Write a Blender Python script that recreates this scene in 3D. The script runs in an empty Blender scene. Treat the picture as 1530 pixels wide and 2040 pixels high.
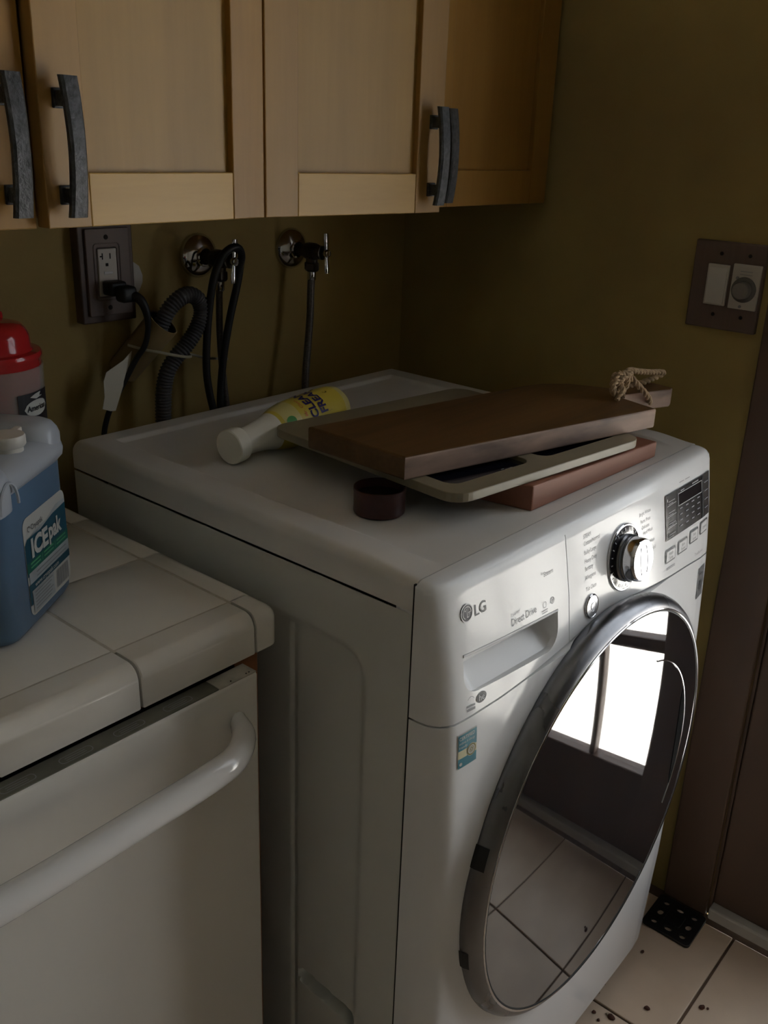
import bpy, bmesh, math, random
from mathutils import Vector, Matrix
random.seed(7)
PI = math.pi
scn = bpy.context.scene
COL = scn.collection

# ------------------------------------------------------------------ camera
FPX, PPX, PPY = 1881.944, 819.099, 989.413
CAM_LOC = Vector((-0.677146, -0.530588, 1.403268))
def rodrigues(r):
    a = Vector(r); t = a.length
    return Matrix.Rotation(t, 3, a / t)
RC = rodrigues((1.80992776, -0.819008578, 0.621843855))      # rows: right, down, forward
right, down, fwd = RC[0], RC[1], RC[2]
cam_d = bpy.data.cameras.new('camera')
cam = bpy.data.objects.new('camera', cam_d); COL.objects.link(cam)
m3 = Matrix((right, -down, -fwd)).transposed()
cam.matrix_world = Matrix.Translation(CAM_LOC) @ m3.to_4x4()
cam_d.sensor_fit = 'HORIZONTAL'; cam_d.sensor_width = 36.0
cam_d.lens = 36.0 * FPX / 1530.0
cam_d.shift_x = (765 - PPX) / 1530.0
cam_d.shift_y = (PPY - 1020) / 1530.0
cam_d.clip_start = 0.01
scn.camera = cam

# ------------------------------------------------------------------ world, light, exposure
SKY_STRENGTH = 3.0
w = bpy.data.worlds.new('overcast_sky'); scn.world = w; w.use_nodes = True
bg = w.node_tree.nodes['Background']
bg.inputs[0].default_value = (0.86, 0.93, 1.0, 1); bg.inputs[1].default_value = SKY_STRENGTH
pl = bpy.data.lights.new('doorway_portal', 'AREA'); pl.shape = 'RECTANGLE'; pl.size = 1.86; pl.size_y = 0.90
pl.cycles.is_portal = True
po = bpy.data.objects.new('doorway_portal', pl); COL.objects.link(po)
po.location = (0.93, -0.574, 1.04); po.rotation_euler = (0, PI / 2, 0)
sl_ = bpy.data.lights.new('sun', 'SUN'); sl_.energy = 40.0; sl_.angle = .01; sl_.color = (1.0, .985, .965)
so_ = bpy.data.objects.new('sun', sl_); COL.objects.link(so_); so_.location = (-3, 0, 5)
so_.rotation_euler = Vector((.12, -.50, -.86)).to_track_quat('-Z', 'Y').to_euler()
scn.view_settings.view_transform = 'Standard'; scn.view_settings.look = 'None'
scn.view_settings.exposure = 0.24; scn.view_settings.gamma = 1.0
scn.view_settings.use_curve_mapping = False

# ------------------------------------------------------------------ materials
def srgb(r, g, b):
    f = lambda c: c / 12.92 if c <= 0.04045 else ((c + 0.055) / 1.055) ** 2.4
    return (f(r / 255), f(g / 255), f(b / 255), 1)
def mat(name, col, rough=0.5, metal=0.0, noise=0.0, nscale=8.0, stretch=(1, 1, 1), bump=0.0, bscale=60.0, coat=0.0, spec=0.5, ior=1.45, col2=None, rvar=0.0):
    m = bpy.data.materials.new(name); m.use_nodes = True
    nt = m.node_tree; b = nt.nodes['Principled BSDF']
    b.inputs['Base Color'].default_value = col
    b.inputs['Roughness'].default_value = rough
    b.inputs['Metallic'].default_value = metal
    b.inputs['Specular IOR Level'].default_value = spec
    b.inputs['IOR'].default_value = ior
    b.inputs['Coat Weight'].default_value = coat
    b.inputs['Coat Roughness'].default_value = 0.06
    tc = nt.nodes.new('ShaderNodeTexCoord'); mp = nt.nodes.new('ShaderNodeMapping')
    mp.inputs['Scale'].default_value = stretch
    nt.links.new(tc.outputs['Object'], mp.inputs[0])
    if noise > 0:
        nz = nt.nodes.new('ShaderNodeTexNoise'); nz.inputs['Scale'].default_value = nscale; nz.inputs['Detail'].default_value = 6
        nt.links.new(mp.outputs[0], nz.inputs[0])
        mx = nt.nodes.new('ShaderNodeMix'); mx.data_type = 'RGBA'
        c2 = col2 or tuple(c * (1 - noise) for c in col[:3]) + (1,)
        mx.inputs[6].default_value = c2
        mx.inputs[7].default_value = tuple(min(1, c * (1 + noise * 0.4)) for c in col[:3]) + (1,)
        rp = nt.nodes.new('ShaderNodeMapRange'); rp.inputs[1].default_value = 0.3; rp.inputs[2].default_value = 0.7
        nt.links.new(nz.outputs[0], rp.inputs[0]); nt.links.new(rp.outputs[0], mx.inputs[0])
        nt.links.new(mx.outputs[2], b.inputs['Base Color'])
        if rvar:
            rr = nt.nodes.new('ShaderNodeMapRange'); rr.inputs[3].default_value = rough - rvar; rr.inputs[4].default_value = rough + rvar
            nt.links.new(nz.outputs[0], rr.inputs[0]); nt.links.new(rr.outputs[0], b.inputs['Roughness'])
    if bump > 0:
        n2 = nt.nodes.new('ShaderNodeTexNoise'); n2.inputs['Scale'].default_value = bscale; n2.inputs['Detail'].default_value = 3
        nt.links.new(mp.outputs[0], n2.inputs[0])
        bp = nt.nodes.new('ShaderNodeBump'); bp.inputs['Strength'].default_value = bump; bp.inputs['Distance'].default_value = 0.002
        nt.links.new(n2.outputs[0], bp.inputs['Height']); nt.links.new(bp.outputs[0], b.inputs['Normal'])
    return m
def wood(name, c1, c2, axis='z', rough=0.4, coat=0.0, dens=26.0, amt=0.8):
    m = bpy.data.materials.new(name); m.use_nodes = True
    nt = m.node_tree; b = nt.nodes['Principled BSDF']
    b.inputs['Roughness'].default_value = rough; b.inputs['Coat Weight'].default_value = coat; b.inputs['Coat Roughness'].default_value = 0.25
    tc = nt.nodes.new('ShaderNodeTexCoord'); mp = nt.nodes.new('ShaderNodeMapping')
    mp.inputs['Scale'].default_value = {'z': (1, 1, .06), 'x': (.06, 1, 1), 'y': (1, .06, 1)}[axis]
    nt.links.new(tc.outputs['Object'], mp.inputs[0])
    n1 = nt.nodes.new('ShaderNodeTexNoise'); n1.inputs['Scale'].default_value = dens; n1.inputs['Detail'].default_value = 5; n1.inputs['Distortion'].default_value = 0.6
    n2 = nt.nodes.new('ShaderNodeTexNoise'); n2.inputs['Scale'].default_value = dens * 9; n2.inputs['Detail'].default_value = 3
    for n in (n1, n2): nt.links.new(mp.outputs[0], n.inputs[0])
    ad = nt.nodes.new('ShaderNodeMath'); ad.operation = 'MULTIPLY_ADD'; ad.inputs[1].default_value = 0.35
    nt.links.new(n2.outputs[0], ad.inputs[0]); nt.links.new(n1.outputs[0], ad.inputs[2])
    rp = nt.nodes.new('ShaderNodeMapRange'); rp.inputs[1].default_value = 0.45; rp.inputs[2].default_value = 0.95; rp.inputs[4].default_value = amt
    nt.links.new(ad.outputs[0], rp.inputs[0])
    mx = nt.nodes.new('ShaderNodeMix'); mx.data_type = 'RGBA'; mx.inputs[6].default_value = c1; mx.inputs[7].default_value = c2
    nt.links.new(rp.outputs[0], mx.inputs[0]); nt.links.new(mx.outputs[2], b.inputs['Base Color'])
    bp = nt.nodes.new('ShaderNodeBump'); bp.inputs['Strength'].default_value = 0.12; bp.inputs['Distance'].default_value = 0.001
    nt.links.new(ad.outputs[0], bp.inputs['Height']); nt.links.new(bp.outputs[0], b.inputs['Normal'])
    return m
def clear(name, col, fac, rough=0.2, gloss=0.08):
    """see-through sheet: part transparent, part diffuse, a little gloss"""
    m = bpy.data.materials.new(name); m.use_nodes = True; nt = m.node_tree
    for n in list(nt.nodes): nt.nodes.remove(n)
    out = nt.nodes.new('ShaderNodeOutputMaterial'); tr = nt.nodes.new('ShaderNodeBsdfTransparent')
    pb = nt.nodes.new('ShaderNodeBsdfPrincipled'); pb.inputs['Base Color'].default_value = col; pb.inputs['Roughness'].default_value = rough
    mx = nt.nodes.new('ShaderNodeMixShader'); mx.inputs[0].default_value = 1 - fac
    nt.links.new(tr.outputs[0], mx.inputs[1]); nt.links.new(pb.outputs[0], mx.inputs[2])
    nt.links.new(mx.outputs[0], out.inputs[0])
    return m

M = {}
M['wall'] = mat('ochre_wall_paint', (.385, .285, .093, 1), .75, noise=.35, nscale=3.2, bump=.25, bscale=90, col2=(.30, .212, .074, 1))
M['wall_cream'] = mat('cream_wall_paint', (.62, .60, .53, 1), .8, noise=.08)
M['ceil'] = mat('ceiling_paint', (.72, .72, .68, 1), .85, noise=.05)
M['tile_floor'] = mat('beige_floor_tile', (.66, .52, .39, 1), .34, noise=.2, nscale=5, col2=(.54, .41, .30, 1))
M['grout_floor'] = mat('brown_floor_grout', (.13, .085, .055, 1), .9, noise=.3, nscale=40)
M['door_brown'] = mat('dark_brown_paint', (.145, .089, .060, 1), .42, noise=.25, nscale=4, stretch=(1, 1, .3))
M['threshold'] = mat('pale_threshold', (.62, .58, .53, 1), .5, noise=.12, nscale=14, stretch=(1, .1, 1))
M['pane'] = clear('window_glass', (.9, .95, .95, 1), .93, .02)
M['patio'] = mat('pale_concrete', (.62, .60, .56, 1), .9, noise=.15)
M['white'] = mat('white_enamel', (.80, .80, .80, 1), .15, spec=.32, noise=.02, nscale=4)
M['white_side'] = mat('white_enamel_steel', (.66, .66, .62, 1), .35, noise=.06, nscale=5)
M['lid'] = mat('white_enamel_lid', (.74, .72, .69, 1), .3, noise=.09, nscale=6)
M['seam'] = mat('dark_seam', (.018, .014, .011, 1), .8)
M['chrome'] = mat('chrome', (.60, .60, .62, 1), .10, 1.0)
M['ringmetal'] = mat('worn_silver_ring', (.22, .22, .23, 1), .29, 1.0, noise=.35, nscale=16, stretch=(1, 1, .4), rvar=.1)
M['glassdoor'] = mat('smoked_door_glass', (.012, .012, .015, 1), .03, spec=.95, ior=2.2, coat=.0)
M['blackplast'] = mat('black_plastic', (.012, .012, .013, 1), .4, noise=.2, nscale=20)
M['greypanel'] = mat('grey_display_panel', (.075, .073, .072, 1), .2, coat=.3)
M['lcd'] = mat('dark_display', (.02, .018, .022, 1), .12, coat=.5)
M['print'] = mat('dark_grey_print', (.09, .09, .095, 1), .5)
M['printmid'] = mat('mid_grey_print', (.26, .26, .27, 1), .5)
M['printlite'] = mat('light_print', (.62, .62, .62, 1), .5)
M['silver'] = mat('silver_plastic', (.55, .55, .56, 1), .25, .6)
M['teal'] = mat('teal_sticker', (.04, .20, .26, 1), .4)
M['cream'] = mat('cream_sticker', (.62, .58, .36, 1), .5)
M['darkgreen'] = mat('green_label_print', (.012, .14, .10, 1), .45)
M['tealdk'] = mat('deep_teal_label', (.010, .085, .13, 1), .45, noise=.3, nscale=30)
M['ctile'] = mat('cream_glazed_tile', (.82, .78, .71, 1), .16, noise=.05, nscale=9, coat=.15, bump=.05, bscale=25)
M['cgrout'] = mat('counter_grout', (.56, .51, .43, 1), .9, noise=.25, nscale=50)
M['ply'] = mat('orange_plywood', (.33, .13, .05, 1), .7, noise=.3, nscale=20)
M['dw'] = mat('white_dishwasher_enamel', (.78, .755, .70, 1), .3, noise=.03, nscale=3)
M['dwh'] = mat('white_handle_plastic', (.76, .75, .74, 1), .14, coat=.3)
M['strip'] = mat('grimy_control_strip', (.16, .155, .12, 1), .5, noise=.5, nscale=16)
M['stripw'] = mat('grimy_white_edge', (.50, .47, .40, 1), .4, noise=.3, nscale=40)
M['maple'] = wood('maple_panel', (.36, .205, .045, 1), (.27, .148, .030, 1), 'z', .42, amt=.8, dens=14)
M['maple_l'] = wood('maple_rail', (.52, .312, .080, 1), (.43, .250, .060, 1), 'x', .4, amt=.8)
M['maple_s'] = wood('maple_stile', (.36, .200, .052, 1), (.30, .163, .041, 1), 'z', .42)
M['maple_o'] = wood('amber_maple', (.36, .190, .036, 1), (.28, .138, .024, 1), 'z', .42)
M['maple_d'] = wood('red_brown_edge', (.15, .05, .02, 1), (.11, .035, .015, 1), 'z', .5)
M['iron'] = mat('hammered_dark_iron', (.078, .080, .084, 1), .48, .3, noise=.5, nscale=140, bump=.5, bscale=260)
M['walnutplate'] = wood('walnut_wall_plate', (.105, .062, .042, 1), (.06, .034, .024, 1), 'z', .5)
M['plateface'] = wood('walnut_plate_face', (.15, .10, .078, 1), (.11, .07, .055, 1), 'z', .5)
M['ivory'] = mat('ivory_plastic', (.52, .48, .42, 1), .4)
M['ivoryw'] = mat('white_plastic', (.58, .55, .50, 1), .35)
M['hose'] = mat('grey_corrugated_plastic', (.085, .082, .085, 1), .5)
M['rubber'] = mat('black_rubber', (.012, .012, .012, 1), .5)
M['braid'] = mat('grey_braided_hose', (.13, .115, .105, 1), .4, .3, noise=.4, nscale=300)
M['paper'] = mat('off_white_paper', (.76, .73, .62, 1), .85, noise=.1)
M['tie'] = mat('nylon_tie', (.42, .38, .27, 1), .5)
M['pipe'] = mat('ochre_painted_pipe', (.30, .215, .095, 1), .6, noise=.3)
M['bronze'] = mat('dark_valve_brass', (.06, .05, .04, 1), .35, .8)
M['board'] = wood('walnut_cutting_board', (.175, .092, .031, 1), (.070, .034, .012, 1), 'x', .45, dens=17, amt=1.0)
M['boardlit'] = mat('lit_stained_edge', (.36, .235, .165, 1), .6, noise=.55, nscale=14, stretch=(.5, .5, 2), col2=(.10, .065, .05, 1))  # stained edge wood, with the light on it painted into the paleness
M['brick'] = wood('red_brown_block', (.28, .110, .058, 1), (.20, .072, .040, 1), 'x', .6)
M['tray'] = mat('beige_tray_plastic', (.25, .212, .140, 1), .45, noise=.1, nscale=20)
M['traypane'] = mat('dark_tray_pane', (.012, .012, .022, 1), .1, coat=.5, noise=.5, nscale=18)
M['tin'] = mat('dark_red_tin', (.055, .014, .012, 1), .35, noise=.4, nscale=30)
M['rope'] = mat('jute_rope', (.46, .33, .20, 1), .9, noise=.4, nscale=160, bump=.6, bscale=400)
M['bottlewhite'] = mat('white_bottle_plastic', (.80, .77, .67, 1), .4)
M['yellow'] = mat('yellow_label', (.66, .52, .07, 1), .35, noise=.15, nscale=10)
M['yellowp'] = mat('pale_yellow_label', (.64, .56, .22, 1), .4)
M['green'] = mat('green_dot_print', (.06, .30, .05, 1), .4)
M['navy'] = mat('navy_print', (.022, .012, .13, 1), .4)
M['orange'] = mat('orange_print', (.60, .20, .06, 1), .5)
M['olive'] = mat('olive_print', (.20, .17, .03, 1), .5)
M['blue'] = mat('blue_gel_plastic', (.120, .215, .345, 1), .35, noise=.2, nscale=7, coat=.2)
M['milky'] = mat('milky_plastic', (.46, .50, .56, 1), .32, coat=.2)
M['milkyw'] = mat('white_spout_plastic', (.62, .60, .55, 1), .35)
M['labelw'] = mat('white_label', (.56, .56, .53, 1), .45)
M['labelg'] = mat('pale_grey_label', (.44, .48, .50, 1), .45, noise=.15, nscale=40)
M['red'] = mat('red_plastic_lid', (.40, .018, .02, 1), .15, coat=.3)
M['canister'] = clear('frosted_clear_plastic', (.52, .54, .50, 1), .74, .15)
M['powder'] = mat('pale_grey_contents', (.40, .41, .37, 1), .9, noise=.1)
M['labelk'] = mat('black_label', (.015, .012, .016, 1), .4)
M['crumb'] = mat('brown_crumb', (.09, .032, .018, 1), .8, noise=.4, nscale=90)
M['crumbl'] = mat('pale_crumb', (.45, .36, .26, 1), .8)
M['dial'] = mat('brushed_dial', (.30, .28, .26, 1), .35, .5)
M['dialbase'] = mat('grey_dial_base', (.13, .12, .11, 1), .45)

# ------------------------------------------------------------------ mesh helpers
def obj(name, bm, material, parent=None, smooth=False, loc=None):
    me = bpy.data.meshes.new(name); bm.normal_update(); bm.to_mesh(me); bm.free()
    return obj_me(name, me, material, parent, smooth)
def obj_me(name, me, material, parent=None, smooth=False):
    me.materials.append(material) if material else None
    if smooth:
        me.polygons.foreach_set('use_smooth', [True] * len(me.polygons))
        try: me.set_sharp_from_angle(angle=math.radians(38))
        except Exception: pass
    o = bpy.data.objects.new(name, me); COL.objects.link(o)
    if parent: put(o, parent)
    if any(q in name for q in ('print', 'lettering', 'lines', 'marks', 'logo_face')): o['kind'] = 'stuff'
    return o
def put(o, parent):
    o.parent = parent
    if parent.type == 'EMPTY' and 'local' not in parent:
        o.matrix_parent_inverse = Matrix.Translation(-parent.location)
def thing(name, label, cat, loc=(0, 0, 0), group=None, rot=None):
    o = bpy.data.objects.new(name, None); o.empty_display_size = .05; COL.objects.link(o)
    o.location = loc; o['label'] = label; o['category'] = cat
    if group: o['group'] = group
    if rot is not None: o.rotation_euler = rot; o['local'] = 1
    return o
def tag(o, label, cat, group=None):
    o['label'] = label; o['category'] = cat
    if group: o['group'] = group
    return o
def struct(o):
    o['kind'] = 'structure'; return o

def bm_new(): return bmesh.new()
def box(bm, x0, x1, y0, y1, z0, z1, r=0.0, seg=2, mtx=None):
    t = bmesh.new(); bmesh.ops.create_cube(t, size=1)
    for v in t.verts: v.co = ((x0 + x1) / 2 + v.co.x * (x1 - x0), (y0 + y1) / 2 + v.co.y * (y1 - y0), (z0 + z1) / 2 + v.co.z * (z1 - z0))
    if r > 0: bmesh.ops.bevel(t, geom=t.edges[:], offset=r, segments=seg, profile=.5, affect='EDGES')
    join(bm, t, mtx)
def join(bm, t, mtx=None):
    if mtx is not None: bmesh.ops.transform(t, matrix=mtx, verts=t.verts[:])
    me = bpy.data.meshes.new('tmp'); t.to_mesh(me); t.free(); bm.from_mesh(me); bpy.data.meshes.remove(me)
def catmull(pts, n=8, closed=False):
    P = [Vector(p) for p in pts]; out = []
    L = len(P)
    for i in range(L if closed else L - 1):
        if closed: a, b, c, d = P[(i - 1) % L], P[i], P[(i + 1) % L], P[(i + 2) % L]
        else: a, b, c, d = P[max(i - 1, 0)], P[i], P[i + 1], P[min(i + 2, L - 1)]
        for k in range(n):
            t = k / n
            out.append(.5 * ((2 * b) + (c - a) * t + (2 * a - 5 * b + 4 * c - d) * t * t + (3 * b - a - 3 * c + d) * t ** 3))
    if not closed: out.append(P[-1])
    return out
def resample(path, step):
    d = [0]
    for a, b in zip(path, path[1:]): d.append(d[-1] + (b - a).length)
    n = max(2, int(d[-1] / step) + 1); out = []; j = 0
    for k in range(n + 1):
        s = d[-1] * k / n
        while j < len(d) - 2 and d[j + 1] < s: j += 1
        f = (s - d[j]) / max(d[j + 1] - d[j], 1e-9)
        out.append(path[j].lerp(path[j + 1], f))
    return out
def frames(path):
    T = []
    for i in range(len(path)):
        a = path[max(i - 1, 0)]; b = path[min(i + 1, len(path) - 1)]; T.append((b - a).normalized())
    n = T[0].orthogonal().normalized(); N = []
    for t in T:
        n = (n - t * n.dot(t)).normalized(); N.append(n.copy())
    return T, N
def tube(bm, path, r, seg=10, caps=True, flat=1.0, ref=None):
    path = [Vector(p) for p in path]; T, N = frames(path); rings = []
    for i, p in enumerate(path):
        rr = r(i / (len(path) - 1)) if callable(r) else r
        n = N[i]
        if ref is not None:
            n = (Vector(ref) - T[i] * Vector(ref).dot(T[i])).normalized()
        b = T[i].cross(n)
        rings.append([bm.verts.new(p + n * (rr * math.cos(2 * PI * k / seg)) + b * (rr * flat * math.sin(2 * PI * k / seg))) for k in range(seg)])
    for a, b in zip(rings, rings[1:]):
        for k in range(seg): bm.faces.new((a[k], a[(k + 1) % seg], b[(k + 1) % seg], b[k]))
    if caps: bm.faces.new(rings[0][::-1]); bm.faces.new(rings[-1])
def lathe(bm, prof, origin=(0, 0, 0), axis=(0, 0, 1), seg=32, cap0=True, cap1=True, a0=0.0, a1=2 * PI):
    """prof: (radius, height along axis)"""
    ax = Vector(axis).normalized(); u = Vector((1, 0, 0)) if abs(ax.x) < .9 else Vector((0, 1, 0))
    u = (u - ax * u.dot(ax)).normalized(); v = ax.cross(u); o = Vector(origin)
    full = abs(a1 - a0 - 2 * PI) < 1e-6; n = seg if full else seg + 1
    rings = []
    for r, h in prof:
        rings.append([bm.verts.new(o + ax * h + (u * math.cos(a0 + (a1 - a0) * k / seg) + v * math.sin(a0 + (a1 - a0) * k / seg)) * r) for k in range(n)])
    for a, b in zip(rings, rings[1:]):
        for k in range(seg): bm.faces.new((a[k], a[(k + 1) % n], b[(k + 1) % n], b[k]))
    if full:
        if cap0 and prof[0][0] > 1e-6: bm.faces.new(rings[0][::-1])
        if cap1 and prof[-1][0] > 1e-6: bm.faces.new(rings[-1])
def grid(bm, f, nu, nv):
    V = [[bm.verts.new(f(i / nu, j / nv)) for j in range(nv + 1)] for i in range(nu + 1)]
    for i in range(nu):
        for j in range(nv): bm.faces.new((V[i][j], V[i + 1][j], V[i + 1][j + 1], V[i][j + 1]))
    return V
def rrect(x0, x1, y0, y1, r, n=5):
    pts = []
    for cx, cy, a in ((x1 - r, y1 - r, 0), (x0 + r, y1 - r, 90), (x0 + r, y0 + r, 180), (x1 - r, y0 + r, 270)):
        for k in range(n + 1):
            t = math.radians(a + 90 * k / n); pts.append((cx + r * math.cos(t), cy + r * math.sin(t)))
    return pts
def prism(bm, outer, holes=(), z0=0, z1=1, bev=0.0, mtx=None):
    """flat outline (with holes) extruded from z0 to z1"""
    t = bmesh.new(); loops = []
    for lp in [outer] + list(holes):
        lo = [t.verts.new((x, y, z0)) for x, y in lp]; hi = [t.verts.new((x, y, z1)) for x, y in lp]
        loops.append((lo, hi))
        for i in range(len(lp)):
            j = (i + 1) % len(lp); t.faces.new((lo[i], lo[j], hi[j], hi[i]))
    if not holes:
        t.faces.new([v for v in loops[0][0]][::-1]); t.faces.new(loops[0][1])
    else:
        for s in (0, 1):
            es = []
            for lp in loops:
                vs = lp[s]
                for i in range(len(vs)):
                    e = t.edges.get((vs[i], vs[(i + 1) % len(vs)])); es.append(e)
            bmesh.ops.triangle_fill(t, use_beauty=True, use_dissolve=False, edges=es)
    bmesh.ops.recalc_face_normals(t, faces=t.faces[:])
    if bev > 0:
        es = [e for e in t.edges if len(e.link_faces) == 2 and e.calc_face_angle(0) > 1.0 and abs(e.verts[0].co.z - e.verts[1].co.z) < 1e-7]
        bmesh.ops.bevel(t, geom=es, offset=bev, segments=2, profile=.5, affect='EDGES')
    join(bm, t, mtx)
def text2d(s, size, align='LEFT', bold=0.0, aspect=1.0, shear=0.0):
    c = bpy.data.curves.new('lettering', 'FONT'); c.body = s; c.size = size; c.align_x = align; c.offset = bold * size; c.resolution_u = 3; c.shear = shear
    o = bpy.data.objects.new('tmp', c); COL.objects.link(o)
    dg = bpy.context.evaluated_depsgraph_get(); me = bpy.data.meshes.new_from_object(o.evaluated_get(dg))
    V = [(v.co.x * aspect, v.co.y) for v in me.vertices]; F = [tuple(p.vertices) for p in me.polygons]
    bpy.data.objects.remove(o); bpy.data.curves.remove(c); bpy.data.meshes.remove(me)
    return V, F
def add2d(bm, V, F, f):
    vs = [bm.verts.new(f(x, y)) for x, y in V]
    for p in F:
        try: bm.faces.new([vs[i] for i in p])
        except ValueError: pass
def poly2d(bm, pts, f):
    add2d(bm, pts, [tuple(range(len(pts)))], f)
def ringpts(cx, cy, rx, ry, n=28): return [(cx + rx * math.cos(2 * PI * k / n), cy + ry * math.sin(2 * PI * k / n)) for k in range(n)]
def annulus(bm, cx, cy, r0, r1, f, n=32, a0=0, a1=2 * PI, sq=1.0):
    V = []; F = []
    for k in range(n + 1):
        a = a0 + (a1 - a0) * k / n
        V += [(cx + r0 * math.cos(a), cy + r0 * sq * math.sin(a)), (cx + r1 * math.cos(a), cy + r1 * sq * math.sin(a))]
    for k in range(n): F.append((2 * k, 2 * k + 1, 2 * k + 3, 2 * k + 2))
    add2d(bm, V, F, f)
def interp(x, xs, ys):
    if x <= xs[0]: return ys[0]
    for i in range(len(xs) - 1):
        if x <= xs[i + 1]: return ys[i] + (ys[i + 1] - ys[i]) * (x - xs[i]) / (xs[i + 1] - xs[i])
    return ys[-1]
def sstep(a, b, x):
    t = min(1, max(0, (x - a) / (b - a))); return t * t * (3 - 2 * t)

# ================================================================== ROOM
XR, YB = 0.85, 0.74                 # right wall and back wall
XL, YF, ZC = -2.4, -2.3, 2.45
DY0, DY1, DZ1 = -0.105, -1.045, 2.0   # door opening
b = bm_new(); box(b, XR, XR + .12, DY0, YB + .12, -.1, ZC); box(b, XR, XR + .12, YF, DY1, -.1, ZC); box(b, XR, XR + .12, DY1, DY0, DZ1, ZC)
struct(obj('wall_right', b, M['wall']))
b = bm_new(); box(b, XL, XR, YB, YB + .12, -.1, ZC); struct(obj('wall_back', b, M['wall']))
b = bm_new(); box(b, XL - .12, XL, YF, YB + .12, -.1, ZC); struct(obj('wall_left', b, M['wall_cream']))
b = bm_new(); box(b, XL, XR + .12, YF - .12, YF, -.1, ZC); struct(obj('wall_front', b, M['wall_cream']))
b = bm_new(); box(b, XL - .12, XR + .12, YF - .12, YB + .12, ZC, ZC + .1); struct(obj('ceiling', b, M['ceil']))
b = bm_new(); box(b, XL, XR, YF, YB, -.1, -.0035); floor = struct(obj('floor', b, M['grout_floor']))
# floor tiles, 305 mm, 5 mm joints
tile_me = None
T = .3045
for i in range(-9, 2):
    for j in range(-8, 4):
        x0 = .52 + T * i; y0 = -.171 + T * j
        x1, y1 = x0 + T, y0 + T
        cx0, cx1, cy0, cy1 = max(x0 + .0025, XL), min(x1 - .0025, XR), max(y0 + .0025, YF), min(y1 - .0025, YB)
        if cx1 - cx0 < .01 or cy1 - cy0 < .01: continue
        if i == 0: cx1 = .832
        if i == 1: continue
        full = cx1 - cx0 > .298 and cy1 - cy0 > .298
        if full and tile_me:
            o = bpy.data.objects.new('tile', tile_me); COL.objects.link(o); o.location = (cx0, cy0, 0)
        else:
            b = bm_new(); box(b, 0, cx1 - cx0, 0, cy1 - cy0, -.01, 0, .0015, 2); o = obj('tile', b, M['tile_floor']); o.location = (cx0, cy0, 0)
            if full: tile_me = o.data
        o.parent = floor
b = bm_new(); box(b, XR + .12, 9, -9, 9, -.25, -.12); struct(obj('ground', b, M['patio']))

# glazed door in the right wall
C0 = DY0 - .0066
d = bm_new(); box(d, .853, .893, C0 - .128, C0, .0275, 1.985, .003); door1 = struct(obj('door_1', d, M['door_brown']))
door1['label'] = 'dark brown glazed door with small panes beside the washer'
def dpart(nm, *a, m='door_brown', r=.003):
    b = bm_new(); box(b, *a, r); return obj(nm, b, M[m], door1)
LY = [(-.237, -.447), (-.469, -.679), (-.701, -.911)]
LZ = [(.24, .535), (.565, .86), (.89, 1.185), (1.215, 1.51), (1.54, 1.835)]
dpart('stile', .853, .893, -1.037, -.911, .0275, 1.985)
dpart('rail', .853, .893, -.911, -.237, .0275, .24)
dpart('rail', .853, .893, -.911, -.237, 1.835, 1.985)
for k in range(4): dpart('muntin', .856, .890, -.911, -.237, LZ[k][1], LZ[k + 1][0], r=.004)
for k in range(2):
    for z in LZ: dpart('muntin', .856, .890, LY[k + 1][0], LY[k][1], z[0], z[1], r=.004)
for y in LY:
    for z in LZ:
        o = dpart('pane', .872, .875, y[1] - .002, y[0] + .002, z[0] - .002, z[1] + .002, m='pane', r=0)
dpart('door_knob', .80, .85, -.99, -.955, .97, 1.0, m='bronze', r=.012)
# casing, jamb, threshold
b = bm_new(); box(b, .8385, XR, DY0, -.0165, 0, 2.09, .003); box(b, .8385, XR, DY1 - .0885, DY1, 0, 2.09, .003); box(b, .8385, XR, DY1, DY0, DZ1, 2.09, .003)
struct(obj('trim_1', b, M['door_brown']))
b = bm_new(); box(b, XR, .97, DY0 - .006, DY0, 0, DZ1); box(b, .894, .97, DY0 - .030, DY0 - .006, 0, DZ1); box(b, .894, .97, DY1 + .006, DY1 + .030, 0, DZ1); box(b, .894, .97, DY1 + .03, DY0 - .03, 1.95, DZ1); box(b, XR, .97, DY1, DY1 + .006, 0, DZ1); box(b, XR, .97, DY1 + .006, DY0 - .006, DZ1 - .006, DZ1); struct(obj('trim_2', b, M['door_brown']))  # jamb, with stop strips added behind the door edges to block light leaks
b = bm_new(); box(b, .8335, .975, DY1 + .006, DY0 - .006, .001, .027, .004); box(b, .8945, .974, DY1 + .006, DY0 - .006, .02, .05); struct(obj('trim_3', b, M['threshold']))  # raised rear strip added to block light under the door

# ================================================================== WASHING MACHINE
W = .686; TOPZ = .983
_px = [0, .0003, .0018, .0044, .0084, .0149, .0219, .0344, .0506, .0679, .1033, .1589, .25, .343]
_py = [0, .012, .0233, .0294, .035, .040, .0434, .0453, .0466, .0474, .0492, .0505, .0515, .052]
def plan(x):
    if x > .343:
        dd = max(.689 - x, 0); x = dd * 2.2 if dd < .05 else .11 + (dd - .05) * (.233 / .296)
    return interp(x, _px, _py) / .0505
_dz = [0, .0966, .23, .45, .55, .67, .798, .83, .894, .966, .972]
_dd = [.045, .050, .057, .0615, .062, .0605, .0535, .0505, .0425, .0295, .027]
def F(x, z): return -plan(x) * interp(z, _dz, _dd)
def seam(x): return interp(x, [0, .10, .16, .2456, .30, .343, .386, .44, .53, .586, .689], [.822, .8225, .825, .833, .8405, .843, .8405, .833, .825, .8225, .815])
DCX, DCZ, DR = .3426, .5482, .284
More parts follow.
